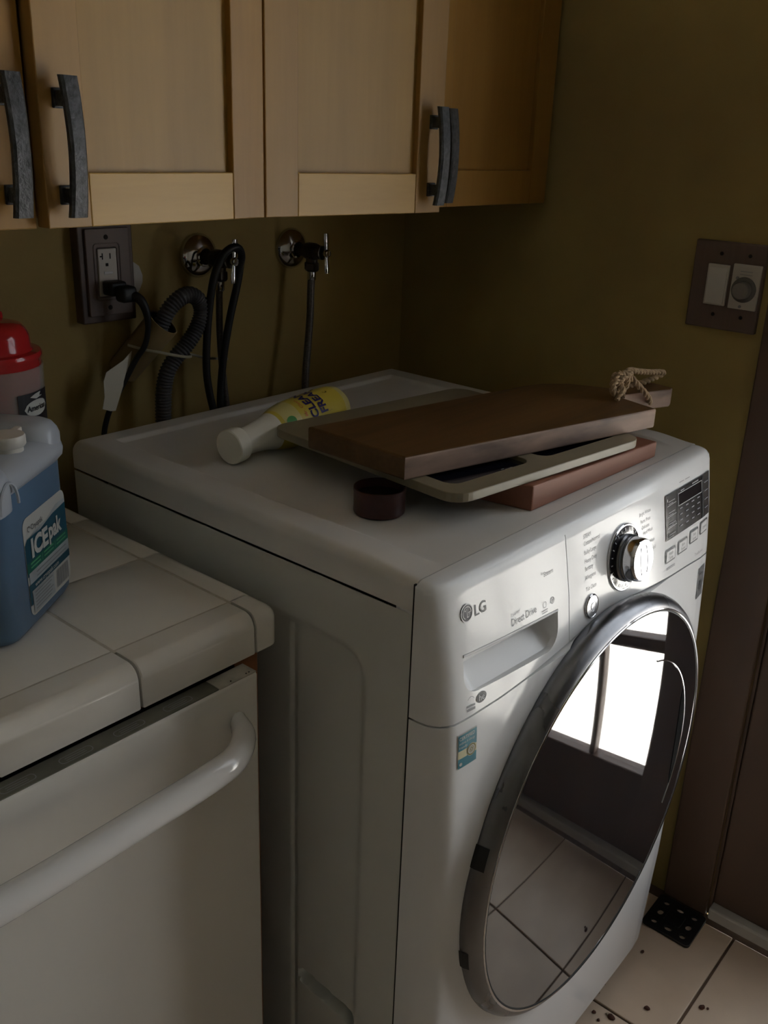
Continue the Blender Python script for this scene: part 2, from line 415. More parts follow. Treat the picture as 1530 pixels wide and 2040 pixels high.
def FC(x, z):
    """front surface with the flared collar round the door"""
    rho = math.hypot(x - DCX, z - DCZ)
    return F(x, z) - .007 * (1 - sstep(.298, .335, rho)) * sstep(.0, .06, min(x, .689 - x))
XS = [0, .0003, .0009, .0018, .003, .0044, .0062, .0084, .0115, .0149, .0184, .0219, .028, .0344, .042, .0506, .06, .07]
XSF = XS + [.07 + .0125 * k for k in range(1, 45) if .07 + .0125 * k < .636] + [.64, .645, .65, .655, .66, .664, .668, .672, .675, .678, .681, .683, .685, .6865, .688, .689]
wm = thing('washing_machine', 'white front loading washing machine with a big round smoked glass door', 'washing machine', (.343, .3, 0))
# body: hidden core, rear and right flank, embossed left flank
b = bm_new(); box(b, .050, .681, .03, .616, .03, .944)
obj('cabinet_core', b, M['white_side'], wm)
def flank(u, v):
    y = .0018 + u * .6162; z = .03 + v * .9155
    d = .0055 * sstep(0, .012, min(y - .0617, .1815 - y if False else .36 - y, z - .1, .879 - z + min(0, .0)))
    # rounded upper front corner of the pressed field
    cy, cz, rr = .1037, .837, .042
    if y < cy and z > cz:
        d = .0055 * sstep(0, .012, rr - math.hypot(y - cy, z - cz))
    # pressed groove and finger slot
    g = .0035 * (1 - sstep(.0, .006, abs(y - .182))) * (1 if z < .868 else 0)
    s = 0
    ay, az, by, bz = .160, .330, .082, .322
    t = max(0, min(1, ((y - ay) * (by - ay) + (z - az) * (bz - az)) / ((by - ay) ** 2 + (bz - az) ** 2)))
    dist = math.hypot(y - ay - t * (by - ay), z - az - t * (bz - az))
    s = .034 * (1 - sstep(.0085, .0135, dist))
    return (d + g + s, y, z)
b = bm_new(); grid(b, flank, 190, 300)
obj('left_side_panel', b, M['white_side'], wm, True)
b = bm_new(); box(b, -.0003, .003, .0001, .0017, .035, .9805); obj('corner_seam', b, M['seam'], wm)
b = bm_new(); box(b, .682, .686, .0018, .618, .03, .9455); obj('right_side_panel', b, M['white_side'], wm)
# lid with a shallow recessed field
LT = .9878
def lidz(x, y):
    e = min(x - .046, .640 - x, y + .012, .584 - y)
    return LT - .0054 * max(sstep(-.001, .008, e), 1 - sstep(.0, .07, y))
def lid(u, v):
    xx = [0, 0, .0012, .0035, .0075, .0125] ; n = 90
    x = -.0 + u * W; y = .0015 + v * .617
    e = min(x, W - x); ey = min(.6185 - y, 9)
    z = lidz(x, y)
    r = .012
    if e < r: z -= r - math.sqrt(max(0, r * r - (r - e) ** 2))
    if ey < .006: z -= .006 - math.sqrt(max(0, .006 ** 2 - (.006 - ey) ** 2))
    return (x, y, z)
us = sorted(set([0, .0006, .0016, .003, .005, .0075, .0105, .014] + [.0175 + .00965 * k for k in range(100)] + [.0655, .0680, .0705, .0730, .0755, .0780, .9280, .9305, .9330, .9350] + [.986, .9895, .9925, .995, .997, .9984, .9994, 1]))
us = [q for q in us if 0 <= q <= 1]
b = bm_new(); rows = []
vs_ = [0, .005, .010, .013, .016, .019, .022] + [.028 + .0096 * k for k in range(99)] + [.9305, .9330, .9355, .9380, .9405, .9430, .9455, .9480] + [.985, .99, .994, .997, .999, 1]
vs_ = sorted(set(q for q in vs_ if q <= 1))
for u in us: rows.append([b.verts.new(lid(u, v)) for v in vs_])
for i in range(len(us) - 1):
    for j in range(len(vs_) - 1): b.faces.new((rows[i][j], rows[i + 1][j], rows[i + 1][j + 1], rows[i][j + 1]))
lo = {}
edge = [(i, 0) for i in range(len(us))] + [(len(us) - 1, j) for j in range(1, len(vs_))] + [(i, len(vs_) - 1) for i in range(len(us) - 2, -1, -1)] + [(0, j) for j in range(len(vs_) - 2, 0, -1)]
top = [rows[i][j] for i, j in edge]; bot = [b.verts.new((v.co.x, v.co.y, .9485)) for v in top]
for k in range(len(top)):
    q = (k + 1) % len(top); b.faces.new((top[k], bot[k], bot[q], top[q]))
bmesh.ops.recalc_face_normals(b, faces=b.faces[:])
obj('lid', b, M['lid'], wm, True)
b = bm_new(); box(b, .0025, .6835, .004, .616, .9455, .9485); obj('lid_gap_fill', b, M['seam'], wm)  # dark filler added for the shaded gap between lid and side panels
# front trim strip between lid and front face
def surf_rows(xs, zf, rows_n, off=0.0, collar=False):
    b = bm_new(); R_ = []
    for x in xs:
        z0, z1 = zf(x)
        R_.append([b.verts.new((x, (FC if collar else F)(x, z0 + (z1 - z0) * k / rows_n) - off, z0 + (z1 - z0) * k / rows_n)) for k in range(rows_n + 1)])
    for i in range(len(xs) - 1):
        for k in range(rows_n): b.faces.new((R_[i][k], R_[i + 1][k], R_[i + 1][k + 1], R_[i][k + 1]))
    return b, R_
b = bm_new(); R_ = []
for x in XSF:
    ex = min(x, .689 - x); dz = .006 * (1 - sstep(0, .02, ex)) if x > .343 else .004 * (1 - sstep(0, .012, ex))
    row = []
    for yf, z in ((0, .9826), (.25, .9826), (.5, .9820), (.7, .9806), (.85, .9785), (.95, .9752), (1, .972), (1.02, .9695)):
        y = -plan(x) * .0272 * yf if yf <= 1 else F(x, z)
        row.append(b.verts.new((x, y, z - dz * (1 if yf < .99 else 0))))
    R_.append(row)
for i in range(len(XSF) - 1):
    for k in range(7): b.faces.new((R_[i][k], R_[i][k + 1], R_[i + 1][k + 1], R_[i + 1][k]))
obj('front_trim', b, M['white'], wm, True)
# drawer front (left) with a scooped handle
XD = .2452
xs = [x for x in XSF if x < XD - .002] + [XD]
b, R_ = surf_rows(xs, lambda x: (seam(x) + .0012, .9695), 40)
back = [[b.verts.new((v.co.x + .0015 if k_ == 0 else v.co.x, max(v.co.y + .028, min(.03, v.co.y + .03)), v.co.z)) for v in r] for k_, r in enumerate(R_)]
n0, n1 = len(R_), len(R_[0])
for i in range(n0 - 1):
    for k in range(n1 - 1): b.faces.new((back[i][k], back[i][k + 1], back[i + 1][k + 1], back[i + 1][k]))
for i in range(n0 - 1):
    b.faces.new((R_[i][0], back[i][0], back[i + 1][0], R_[i + 1][0])); b.faces.new((R_[i][-1], R_[i + 1][-1], back[i + 1][-1], back[i][-1]))
for k in range(n1 - 1):
    b.faces.new((R_[0][k], R_[0][k + 1], back[0][k + 1], back[0][k])); b.faces.new((R_[-1][k], back[-1][k], back[-1][k + 1], R_[-1][k + 1]))
bmesh.ops.recalc_face_normals(b, faces=b.faces[:])
drawer = obj('detergent_drawer', b, M['white'], wm, True)
# cutter for the scoop
def slot_outline(ins=0, up=0):
    # (x, z) outline: sharp top corners, round lower corners
    zt0, zt1 = .8975, .8865; zb0, zb1 = .848 + up, .8395 + up
    x0, x1 = .0385 + ins, .2205 - ins; r = .024
    pts = [(x0, zt0 - ins), (x0, zb0 + r)]
    for k in range(1, 7):
        a = PI + PI / 2 * k / 6; pts.append((x0 + r + r * math.cos(a), zb0 + r + r * math.sin(a)))
    for k in range(0, 7):
        a = 1.5 * PI + PI / 2 * k / 6; pts.append((x1 - r + r * math.cos(a), zb1 + r + r * math.sin(a)))
    pts += [(x1, zt1 - ins)]
    return pts
t = bmesh.new(); L0 = [t.verts.new((x, -.08, z)) for x, z in slot_outline()]; L1 = [t.verts.new((x, -.0415, z)) for x, z in slot_outline()]; L2 = [t.verts.new((x, -.019, z)) for x, z in slot_outline(.002, .022)]
for A_, B_ in ((L0, L1), (L1, L2)):
    for k in range(len(A_)): t.faces.new((A_[k], A_[(k + 1) % len(A_)], B_[(k + 1) % len(A_)], B_[k]))
t.faces.new(L0[::-1]); t.faces.new(L2); bmesh.ops.recalc_face_normals(t, faces=t.faces[:])
cut = obj('cut', t, M['white'])
md = drawer.modifiers.new('scoop', 'BOOLEAN'); md.operation = 'DIFFERENCE'; md.object = cut; md.solver = 'EXACT'
dg = bpy.context.evaluated_depsgraph_get(); me2 = bpy.data.meshes.new_from_object(drawer.evaluated_get(dg))
drawer.modifiers.remove(md)
if len(me2.polygons) > 200: drawer.data = me2
bpy.data.objects.remove(cut)
drawer.data.polygons.foreach_set('use_smooth', [True] * len(drawer.data.polygons))
try: drawer.data.set_sharp_from_angle(angle=math.radians(30))
except Exception: pass
# bright lip along the top of the scoop
b = bm_new(); tube(b, [(.039 + k * .0181, F(.039 + k * .0181, .8965 - k * .0011) + .0008, .8960 - k * .0011) for k in range(11)], .0021, 8); obj('scoop_lip', b, M['printlite'], drawer, True)
# control panel
xs2 = [XD + .0016] + [x for x in XSF if x > XD + .006]
b, R_ = surf_rows(xs2, lambda x: (seam(x) + .0012, .9695), 34)
bk = [b.verts.new((v.co.x, v.co.y + .02, v.co.z)) for v in R_[0]]
for k in range(len(bk) - 1): b.faces.new((R_[0][k], R_[0][k + 1], bk[k + 1], bk[k]))
panel = obj('control_panel', b, M['white'], wm, True)
b, R_ = surf_rows(XSF, lambda x: (.03, seam(x) - .0012), 70, 0, True)
bkr = [b.verts.new((R_[i][-1].co.x, min(R_[i][-1].co.y + .02, .02), R_[i][-1].co.z)) for i in range(len(R_))]
for i in range(len(R_) - 1): b.faces.new((R_[i][-1], R_[i + 1][-1], bkr[i + 1], bkr[i]))
front = obj('front_panel', b, M['white'], wm, True)
# dark backing behind all joints
b, R_ = surf_rows(XSF, lambda x: (.04, .966), 40, -.0335); obj('joint_backing', b, M['seam'], wm)
# on-surface mapping for prints
def S(off=.0005):
    return lambda x, z: (x, F(x, z) - off, z)
def SC(off=.0005):
    return lambda x, z: (x, FC(x, z) - off, z)
def prt(bm, s, x, z, size, f=None, align='LEFT', bold=0, aspect=1, slope=0.0, shear=0):
    V, Fc = text2d(s, size, align, bold, aspect, shear); f = f or S()
    add2d(bm, V, Fc, lambda u, v: f(x + u, z + v + slope * u))
# maker's mark and wording on the drawer
b = bm_new(); poly2d(b, ringpts(.0487, .9418, .0098, .0098), S(.0006)); obj('logo_disc', b, M['print'], drawer)
b = bm_new(); f = S(.0010)
annulus(b, .0487, .9418, .0088, .0100, f); annulus(b, .0487, .9418, .0062, .0070, f, a0=-.05, a1=PI * 1.5 - .5)
poly2d(b, [(.0483, .9372), (.0489, .9372), (.0489, .9462), (.0483, .9462)], f); poly2d(b, [(.0483, .9366), (.0512, .9366), (.0512, .9373), (.0483, .9373)], f)
poly2d(b, [(.0505, .9415), (.0555, .9415), (.0555, .9421), (.0505, .9421)], f); poly2d(b, ringpts(.0458, .9446, .0010, .0010, 10), f)
obj('logo_face', b, M['printlite'], drawer)
b = bm_new(); prt(b, 'LG', .0612, .9335, .0175, bold=.012); obj('lettering', b, M['print'], drawer)
b = bm_new(); prt(b, 'Direct Drive', .1245, .8990, .0125, aspect=.78); prt(b, 'he', .0607, .8352, .0105, S(.0012), bold=.01, aspect=1.05) if False else None
obj('lettering', b, M['printmid'], drawer)
b = bm_new(); prt(b, 'Inverter', .1245, .9105, .0060, aspect=.9); prt(b, 'Steam', .1935, .9345, .0085); annulus(b, .1905, .9395, .0008, .0014, S()); 
annulus(b, .1925, .9015, .0032, .0038, S()); annulus(b, .2090, .9015, .0032, .0042, S()); annulus(b, .2090, .9015, .0008, .0016, S())
for k in range(2): poly2d(b, [(.186, .8945 - k * .003), (.198, .8945 - k * .003), (.198, .8955 - k * .003), (.186, .8955 - k * .003)], S())
poly2d(b, [(.0415, .8345), (.0555, .8335), (.0555, .8358), (.0415, .8368)], S()); annulus(b, .0485, .8405, .0052, .0058, S(), a0=.3, a1=2.6)
poly2d(b, [(.0415, .8300), (.0555, .8290), (.0555, .8320), (.0415, .8330)], S())
obj('small_print', b, M['printmid'], drawer)
b = bm_new(); poly2d(b, ringpts(.0665, .8382, .0088, .0062), S(.0005)); obj('emblem', b, M['print'], drawer)
b = bm_new(); prt(b, 'he', .0664, .8352, .0105, S(.0010), 'CENTER', bold=.01); obj('lettering', b, M['printlite'], drawer)
# allergy sticker
b = bm_new(); grid(b, lambda u, v: SC(.0005)(.0268 + .0315 * u, .7645 + .0430 * v), 6, 4); st = obj('sticker', b, M['labelw'], front); st['label'] = 'small teal and cream certification sticker'
f = SC(.0009)
b = bm_new(); grid(b, lambda u, v: f(.0278 + .0295 * u, .7655 + .0118 * v), 6, 2); grid(b, lambda u, v: f(.0278 + .0295 * u, .7872 + .0192 * v), 6, 2); obj('teal_print', b, M['teal'], st)
b = bm_new(); grid(b, lambda u, v: f(.0278 + .0295 * u, .7775 + .0095 * v), 6, 2); obj('cream_print', b, M['cream'], st)
f = SC(.0013)
b = bm_new(); prt(b, 'CERTIFIED', .0285, .8003, .0058, f, bold=.015, aspect=.93); prt(b, 'asthma & allergy', .0285, .7952, .0043, f, aspect=.88); prt(b, 'friendly', .0285, .7900, .0043, f)
poly2d(b, ringpts(.0315, .7705, .0022, .0022, 14), f); obj('lettering', b, M['labelw'], st)
b = bm_new(); annulus(b, .0485, .7825, .0056, .0072, f); annulus(b, .0485, .7825, .0012, .0022, f); annulus(b, .0485, .7825, .0032, .0038, f); obj('seal_print', b, M['olive'], st)
b = bm_new(); poly2d(b, ringpts(.0485, .7825, .0078, .0078), SC(.0011)); obj('seal_disc', b, M['labelw'], st)
# right-hand sticker
b = bm_new(); grid(b, lambda u, v: SC(.0005)(.6365 + .0290 * u, .7500 + .0520 * v), 14, 3); o = obj('sticker', b, M['print'], front); o['label'] = 'narrow grey sticker near the right edge'
b = bm_new(); f = SC(.001); annulus(b, .6495, .770, .0042, .0062, f, sq=1.5); poly2d(b, [(.640, .790), (.656, .790), (.656, .7915), (.640, .7915)], f); obj('sticker_print', b, M['blackplast'], o)
# knob
kx, kz = .386, .900
slope = (F(kx, kz + .03) - F(kx, kz - .03)) / .06
kn = Vector((0, -1, slope)).normalized(); ko = Vector((kx, F(kx, kz), kz))
b = bm_new(); lathe(b, [(.0450, -.004), (.0450, .0018), (.0440, .0026), (.0425, .0026)], ko, kn, 56, cap0=False, cap1=False); obj('dial_rim', b, M['chrome'], panel, True)
b = bm_new(); lathe(b, [(.0428, -.002), (.0426, .0022), (.034, .0032), (.0300, .0036)], ko, kn, 56); dial = obj('dial_plate', b, M['lcd'], panel, True)
b = bm_new()
kn_u = Vector((1, 0, 0)); kn_v = kn.cross(kn_u)
for k in range(24):
    a = 2 * PI * k / 24
    c = ko + kn * .0037 + (kn_u * math.cos(a) + kn_v * math.sin(a)) * .0385
    e = (kn_u * math.cos(a) + kn_v * math.sin(a)); tt = kn.cross(e)
    q = [b.verts.new(c + e * sx * .0022 + tt * sy * .0007) for sx, sy in ((-1, -1), (1, -1), (1, 1), (-1, 1))]; b.faces.new(q)
obj('dial_marks', b, M['printlite'], panel)
b = bm_new(); lathe(b, [(.0315, .0036), (.0318, .006), (.0300, .008), (.0300, .0105), (.0312, .012), (.0300, .0135)], ko, kn, 48, cap1=False); obj('knob_collar', b, M['ringmetal'], panel, True)
b = bm_new(); lathe(b, [(.0295, .012), (.0290, .0235), (.0283, .0268), (.0268, .0284), (.015, .0290), (.0001, .0291)], ko, kn, 48); knob = obj('cycle_knob', b, M['chrome'], panel, True)
b = bm_new(); c0 = ko + kn * .0291
for s in (-1, 1):
    pth = [c0 + kn_u * s * (.006 + .004 * math.cos(t_ * PI / 2)) + kn_v * (t_ * .022) for t_ in [q / 6 - .0 for q in range(-5, 6)]]
    tube(b, pth, .0004, 6)
obj('knob_groove', b, M['print'], knob)
# start button
bo = Vector((.2985, F(.2985, .8628), .8628)); sl = (F(.2985, .88) - F(.2985, .845)) / .035; bn = Vector((0, -1, sl)).normalized()
b = bm_new(); lathe(b, [(.0158, -.003), (.0158, .0018), (.0148, .0028), (.0138, .0024)], bo, bn, 40, cap1=False); obj('button_ring', b, M['chrome'], panel, True)
b = bm_new(); lathe(b, [(.0139, 0), (.0137, .0026), (.0070, .0034), (.0066, .0030), (.0050, .0030), (.0046, .0036), (.0001, .0038)], bo, bn, 40); obj('power_button', b, M['silver'], panel, True)
# wording round the dial
b = bm_new()
for k, s in enumerate(['STEAM', 'Cotton/Normal', 'Bulky/Large', 'Heavy Duty', 'Sanitary', 'Allergiene', 'Tub Clean']):
    z = [.9565, .9475, .9362, .9253, .9155, .9042, .8890][k]; prt(b, s, .2858, z - .0035, .0078, S(.0004), aspect=.80)
for k, s in enumerate(['Bright Whites', 'Perm. Press', 'Delicates', 'Hand Wash', 'Speed Wash', 'Downloaded']):
    z = [.9435, .9330, .9245, .9160, .9000, .8880][k]; prt(b, s, .4335 + .003 * k, z - .003, .0070, S(.0004), aspect=.85)
prt(b, 'TrueBalance', .6165, .8285, .0072, S(.0004), aspect=.85); prt(b, 'ColdWash', .5160, .8400, .0058, S(.0004)) if False else None
for k in range(2): poly2d(b, [(.5165, .8405 - k * .002), (.545, .8400 - k * .002), (.545, .8412 - k * .002), (.5165, .8417 - k * .002)], S())
for k in range(5): poly2d(b, [(.5 + .02 * k, .9565), (.516 + .02 * k, .9565), (.516 + .02 * k, .9575), (.5 + .02 * k, .9575)], S()) if k > 2 else None
obj('lettering', b, M['printmid'], panel)
# display
b = bm_new()
outl = rrect(.5115, .6690, .8835, .9495, .006)
grid(b, lambda u, v: S(.0012)(.5115 + .1575 * u, .8835 + (.9495 - .8835) * v), 30, 6)
disp = obj('display_panel', b, M['greypanel'], panel)
b = bm_new(); grid(b, lambda u, v: S(.0016)(.5480 + .0870 * u, .8845 + .0640 * v), 16, 5); obj('display_field', b, M['blackplast'] if False else mat('dark_grey_field', (.030, .028, .029, 1), .25), disp)
b = bm_new(); grid(b, lambda u, v: S(.0020)(.5525 + .0810 * u, .9258 + .0170 * v), 14, 2); obj('display_window', b, M['lcd'], disp)
b = bm_new(); f = S(.0024)
for (x0, x1, z0, z1) in ((.5515, .6350, .9425, .9433), (.5515, .6350, .9250, .9258), (.5515, .5523, .9250, .9433), (.6342, .6350, .9250, .9433)):
    grid(b, lambda u, v: f(x0 + (x1 - x0) * u, z0 + (z1 - z0) * v), 12 if x1 - x0 > .01 else 1, 1)
for k in range(3): 
    grid(b, lambda u, v: f(.5150 + .0290 * u, .9330 - .0160 * k + .0006 * v + .001 * u), 3, 1)
poly2d(b, [(.515, .944), (.517, .944), (.517, .940), (.515, .940)], f)
obj('display_lines', b, M['printlite'], disp)
b = bm_new()
for i in range(4):
    for j in range(4):
        x = .556 + .0205 * i; z = .9195 - .0085 * j
        poly2d(b, [(x, z), (x + .009, z), (x + .009, z + .0016), (x, z + .0016)], f)
for j in range(4):
    poly2d(b, [(.5195, .9385 - .016 * j), (.540, .9385 - .016 * j), (.540, .9398 - .016 * j), (.5195, .9398 - .016 * j)], f); poly2d(b, [(.5195, .935 - .016 * j), (.534, .935 - .016 * j), (.534, .9362 - .016 * j), (.5195, .9362 - .016 * j)], f)
    poly2d(b, [(.645, .936 - .013 * j), (.660, .936 - .013 * j), (.660, .9372 - .013 * j), (.645, .9372 - .013 * j)], f)
poly2d(b, [(.560, .9448), (.572, .9448), (.572, .9468), (.560, .9468)], f); poly2d(b, [(.600, .9452), (.622, .9455), (.622, .9475), (.600, .9472)], f)
obj('display_print', b, M['printmid'], disp)
b = bm_new(); grid(b, lambda u, v: S(.0022)(.6365 + .0040 * u, .8850 + .0630 * v), 2, 5); obj('display_slot', b, M['blackplast'], disp)
for (x0, x1, z1, wd) in ((.5112, .5446, .8697, ('Wash', 'Temp')), (.5530, .5862, .8710, ('Spin', 'Speed')), (.5945, .6255, .8745, ('Soil', 'Level')), (.6325, .6640, .8780, ('Option',))):
    z0 = z1 - .0205
    b = bm_new(); o2 = rrect(x0, x1, z0, z1, .003, 3); i2 = rrect(x0 + .0026, x1 - .0026, z0 + .0022, z1 - .0026, .002, 3)
    V = o2 + i2; n = len(o2); fs = [(k, (k + 1) % n, n + (k + 1) % n, n + k) for k in range(n)]; add2d(b, V, fs, S(.0008))
    bt = obj('button', b, M['print'], panel)
    b = bm_new(); grid(b, lambda u, v: S(.0014)(x0 + .0030 + (x1 - x0 - .0060) * u, z0 + .0026 + (z1 - z0 - .0056) * v), 6, 2); obj('button_face', b, M['printlite'], bt)
    b = bm_new()
    for k, s in enumerate(wd): prt(b, s, (x0 + x1) / 2, (z0 + z1) / 2 + (.0006 if len(wd) == 2 else -.002) - .0062 * k, .0062, S(.0018), 'CENTER')
    obj('button_print', b, M['print'], bt)
# door ring, gasket, glass
AY = (0, -1, 0)
yb = F(DCX, DCZ)                     # about -.064
oc = (DCX, 0, DCZ)
hdoor = .013
b = bm_new(); lathe(b, [(.298, .052), (.3035, .060), (.3045, .066), (.3030, .073), (.2990, .0795), (.2930, .0838), (.2890, .0850)], oc, AY, 128, cap0=False, cap1=False)
door = obj('porthole_door', b, M['ringmetal'], wm, True); door['label'] = 'round door with worn silver ring and dark glass'
b = bm_new(); lathe(b, [(.2895, .0840), (.2892, .0858), (.2878, .0864), (.2864, .0858), (.2864, .084)], oc, AY, 128, cap0=False, cap1=False); obj('chrome_lip', b, M['chrome'], door, True)
b = bm_new(); lathe(b, [(.2866, .0845), (.2855, .0852), (.2838, .0845)], oc, AY, 128, cap0=False, cap1=False); obj('gasket', b, M['rubber'], door, True)
RG = (DR * DR + hdoor * hdoor) / (2 * hdoor)
def dome(x, z):
    rr = (x - DCX) ** 2 + (z - DCZ) ** 2; return -(.085 + math.sqrt(RG * RG - rr) - (RG - hdoor))
b = bm_new(); prof = []
for k in range(41):
    r = DR * (1 - k / 40); prof.append((max(r, 1e-4), .085 + math.sqrt(RG * RG - r * r) - (RG - hdoor)))
lathe(b, prof, oc, AY, 128, cap0=False); obj('door_glass', b, M['glassdoor'], door, True)
# grip: bright arc and dark finger slot near the right rim
gx, gz, gr = .378, .550, .200
b = bm_new(); P_ = []
for k in range(41):
    a = math.radians(74 - 108 * k / 40); x, z = gx + gr * math.cos(a), gz + gr * math.sin(a); P_.append((x, dome(x, z) - .0004, z))
tube(b, P_, .0011, 6); obj('grip_edge', b, M['chrome'], door, True)
b = bm_new(); V = []; Fc = []
for k in range(25):
    t_ = k / 24; a = math.radians(28 - 53 * t_); wv = .026 * math.sin(PI * min(1, t_ * 1.02)) ** .55
    V += [(gx + (gr - .001) * math.cos(a), gz + (gr - .001) * math.sin(a)), (gx + (gr - .001 - wv) * math.cos(a), gz + (gr - .001 - wv) * math.sin(a))]
for k in range(24): Fc.append((2 * k, 2 * k + 1, 2 * k + 3, 2 * k + 2))
add2d(b, V, Fc, lambda x, z: (x, dome(x, z) - .0006, z)); obj('finger_slot', b, mat('matt_black_slot', (.004, .004, .004, 1), .95, spec=.05), door)
# flaked patches on the ring
for a0, a1, r0, r1 in ((159.5, 165.0, (.3045, .0670), (.3010, .0790)), (187.5, 193.0, (.3048, .0660), (.3028, .0735))):
    b = bm_new(); lathe(b, [(r0[0] + .0006, r0[1] - .005), (r0[0] + .0006, r0[1]), (r1[0] + .0004, r1[1])], oc, AY, 8, False, False, math.radians(a0), math.radians(a1))
    obj('worn_patch', b, M['blackplast'], door)
for k in range(4):
    b = bm_new(); box(b, *((.03, .08) if k % 2 else (.606, .656)), *((.03, .08) if k < 2 else (.54, .59)), 0, .032, .004); obj('foot', b, M['blackplast'], wm)

# ================================================================== DISHWASHER
dw = thing('dishwasher', 'white dishwasher with a bowed bar handle under the tiled counter', 'dishwasher', (-.378, .3, 0))
b = bm_new(); box(b, -.676, -.080, .176, .70, .06, .842); obj('dishwasher_tub', b, M['blackplast'], dw)
b = bm_new(); box(b, -.67, -.09, .185, .20, 0, .10); obj('kick_plate', b, M['blackplast'], dw)
b = bm_new(); box(b, -.678, -.078, .1505, .1755, .11, .8505, .004, 3); ddoor = obj('dishwasher_door', b, M['dw'], dw, True)
b = bm_new(); box(b, -.640, -.1305, .1525, .1752, .8500, .8514, .0006); cs = obj('control_strip', b, M['strip'], ddoor)
b = bm_new(); box(b, -.1300, -.0790, .1520, .1752, .8500, .8512, .0006); obj('door_top_edge', b, M['stripw'], ddoor)
b = bm_new()
for k in range(8):
    x = -.60 + .058 * k
    V = rrect(x, x + .034, .1565, .1665, .004, 3); V2 = rrect(x + .0008, x + .0332, .1573, .1657, .0035, 3); n = len(V)
    add2d(b, V + V2, [(i, (i + 1) % n, n + (i + 1) % n, n + i) for i in range(n)], lambda x, y: (x, y, .8518))
    for j in range(2): poly2d(b, [(x + .006, .1595 + .003 * j), (x + .027, .1595 + .003 * j), (x + .027, .1603 + .003 * j), (x + .006, .1603 + .003 * j)], lambda x, y: (x, y, .8518))
obj('button_print', b, M['printmid'], cs)
hp = [(-.107, .153, .801), (-.113, .140, .801), (-.123, .124, .8005), (-.142, .109, .800), (-.165, .100, .8005), (-.21, .0955, .801), (-.27, .0935, .8015), (-.378, .091, .8015)]
hp = hp + [(-.756 - x, y, z) for x, y, z in hp[-2::-1]]
path = resample(catmull(hp, 10), .006)
b = bm_new(); tube(b, path, lambda t: .0165 * (.72 + .28 * sstep(0, .06, min(t, 1 - t))), 20, True, .80, (0, 0, 1)); obj('bar_handle', b, M['dwh'], dw, True)
b = bm_new()
for x, z in ((-.0865, .8512), (-.0905, .8512), (-.112, .8512)): lathe(b, [(.0009, 0), (.0009, .0004)], (x, .156, z), (0, 0, 1), 8)
obj('chip_marks', b, M['seam'], ddoor)

# ================================================================== COUNTERTOP
CZ = .905
ct = thing('countertop', 'cream glazed tile countertop with rounded edge tiles above the dishwasher', 'countertop', (-.6, .45, .86))
b = bm_new(); box(b, -1.25, -.0445, .2000, .738, .868, CZ - .0100); box(b, -1.25, -.0570, .2140, .738, CZ - .0101, CZ - .0007); box(b, -1.25, -.0280, .1790, .738, .860, CZ - .0200); obj('grout_bed', b, M['cgrout'], ct)
b = bm_new(); box(b, -1.25, -.036, .188, .738, .846, .868); obj('plywood_base', b, M['ply'], ct)
GX = [-.0607 - .1506 * k for k in range(9)]
GY = [.2175, .383, .5365, .69]
g = .0016
for i in range(8):
    for j in range(4):
        y1 = GY[j + 1] if j < 3 else .738
        b = bm_new(); box(b, GX[i + 1] + g, GX[i] - g, GY[j] + g, y1 - g, CZ - .008, CZ + random.uniform(-.0003, .0003), .0012, 2); obj('tile', b, M['ctile'], ct, True)
def cap_profile(n=7, R_=.017, wd=.0415, h=.0480):
    # section: (outward, z) from the inner top edge over the round nose and down
    p = [(0, 0), (wd - R_, .0006)]
    for k in range(1, n + 1):
        a = PI / 2 * k / n; p.append((wd - R_ + R_ * math.sin(a), .0006 - R_ + R_ * math.cos(a)))
    p += [(wd, -h), (wd - .004, -h - .0015), (wd - .010, -h), (wd - .010, -.014), (0, -.009)]
    return p
def sweep(P0, P1, out, prof):
    b = bm_new(); P0 = Vector(P0); P1 = Vector(P1); out = Vector(out); dirv = (P1 - P0).normalized(); rr = []
    for t_, ins in ((P0, .0), (P0 + dirv * .0012, 0), (P1 - dirv * .0012, 0), (P1, .0)):
        sh = .0010 if t_ in (P0, P1) else 0
        cen = sum((Vector((q[0], q[1])) for q in prof), Vector((0, 0))) / len(prof)
        ring = []
        for q in prof:
            qq = Vector(q); dd = (cen - qq); qq = qq + (dd.normalized() * sh if dd.length > 0 else dd)
            ring.append(b.verts.new(t_ + out * qq.x + Vector((0, 0, qq.y))))
        rr.append(ring)
    for A_, B_ in zip(rr, rr[1:]):
        for k in range(len(prof)): b.faces.new((A_[k], A_[(k + 1) % len(prof)], B_[(k + 1) % len(prof)], B_[k]))
    b.faces.new(rr[0][::-1]); b.faces.new(rr[-1]); bmesh.ops.recalc_face_normals(b, faces=b.faces[:]); return b
FY = GY[0] - g; FX = GX[0] + g
for i in range(8): obj('edge_tile', sweep((GX[i + 1] + g, FY, CZ), (GX[i] - g, FY, CZ), (0, -1, 0), cap_profile(wd=.0430)), M['ctile'], ct, True)
for j in range(4):
    y1 = GY[j + 1] if j < 3 else .738
    obj('edge_tile', sweep((FX, GY[j] + g, CZ), (FX, y1 - g, CZ), (1, 0, 0), cap_profile(wd=.0350)), M['ctile'], ct, True)
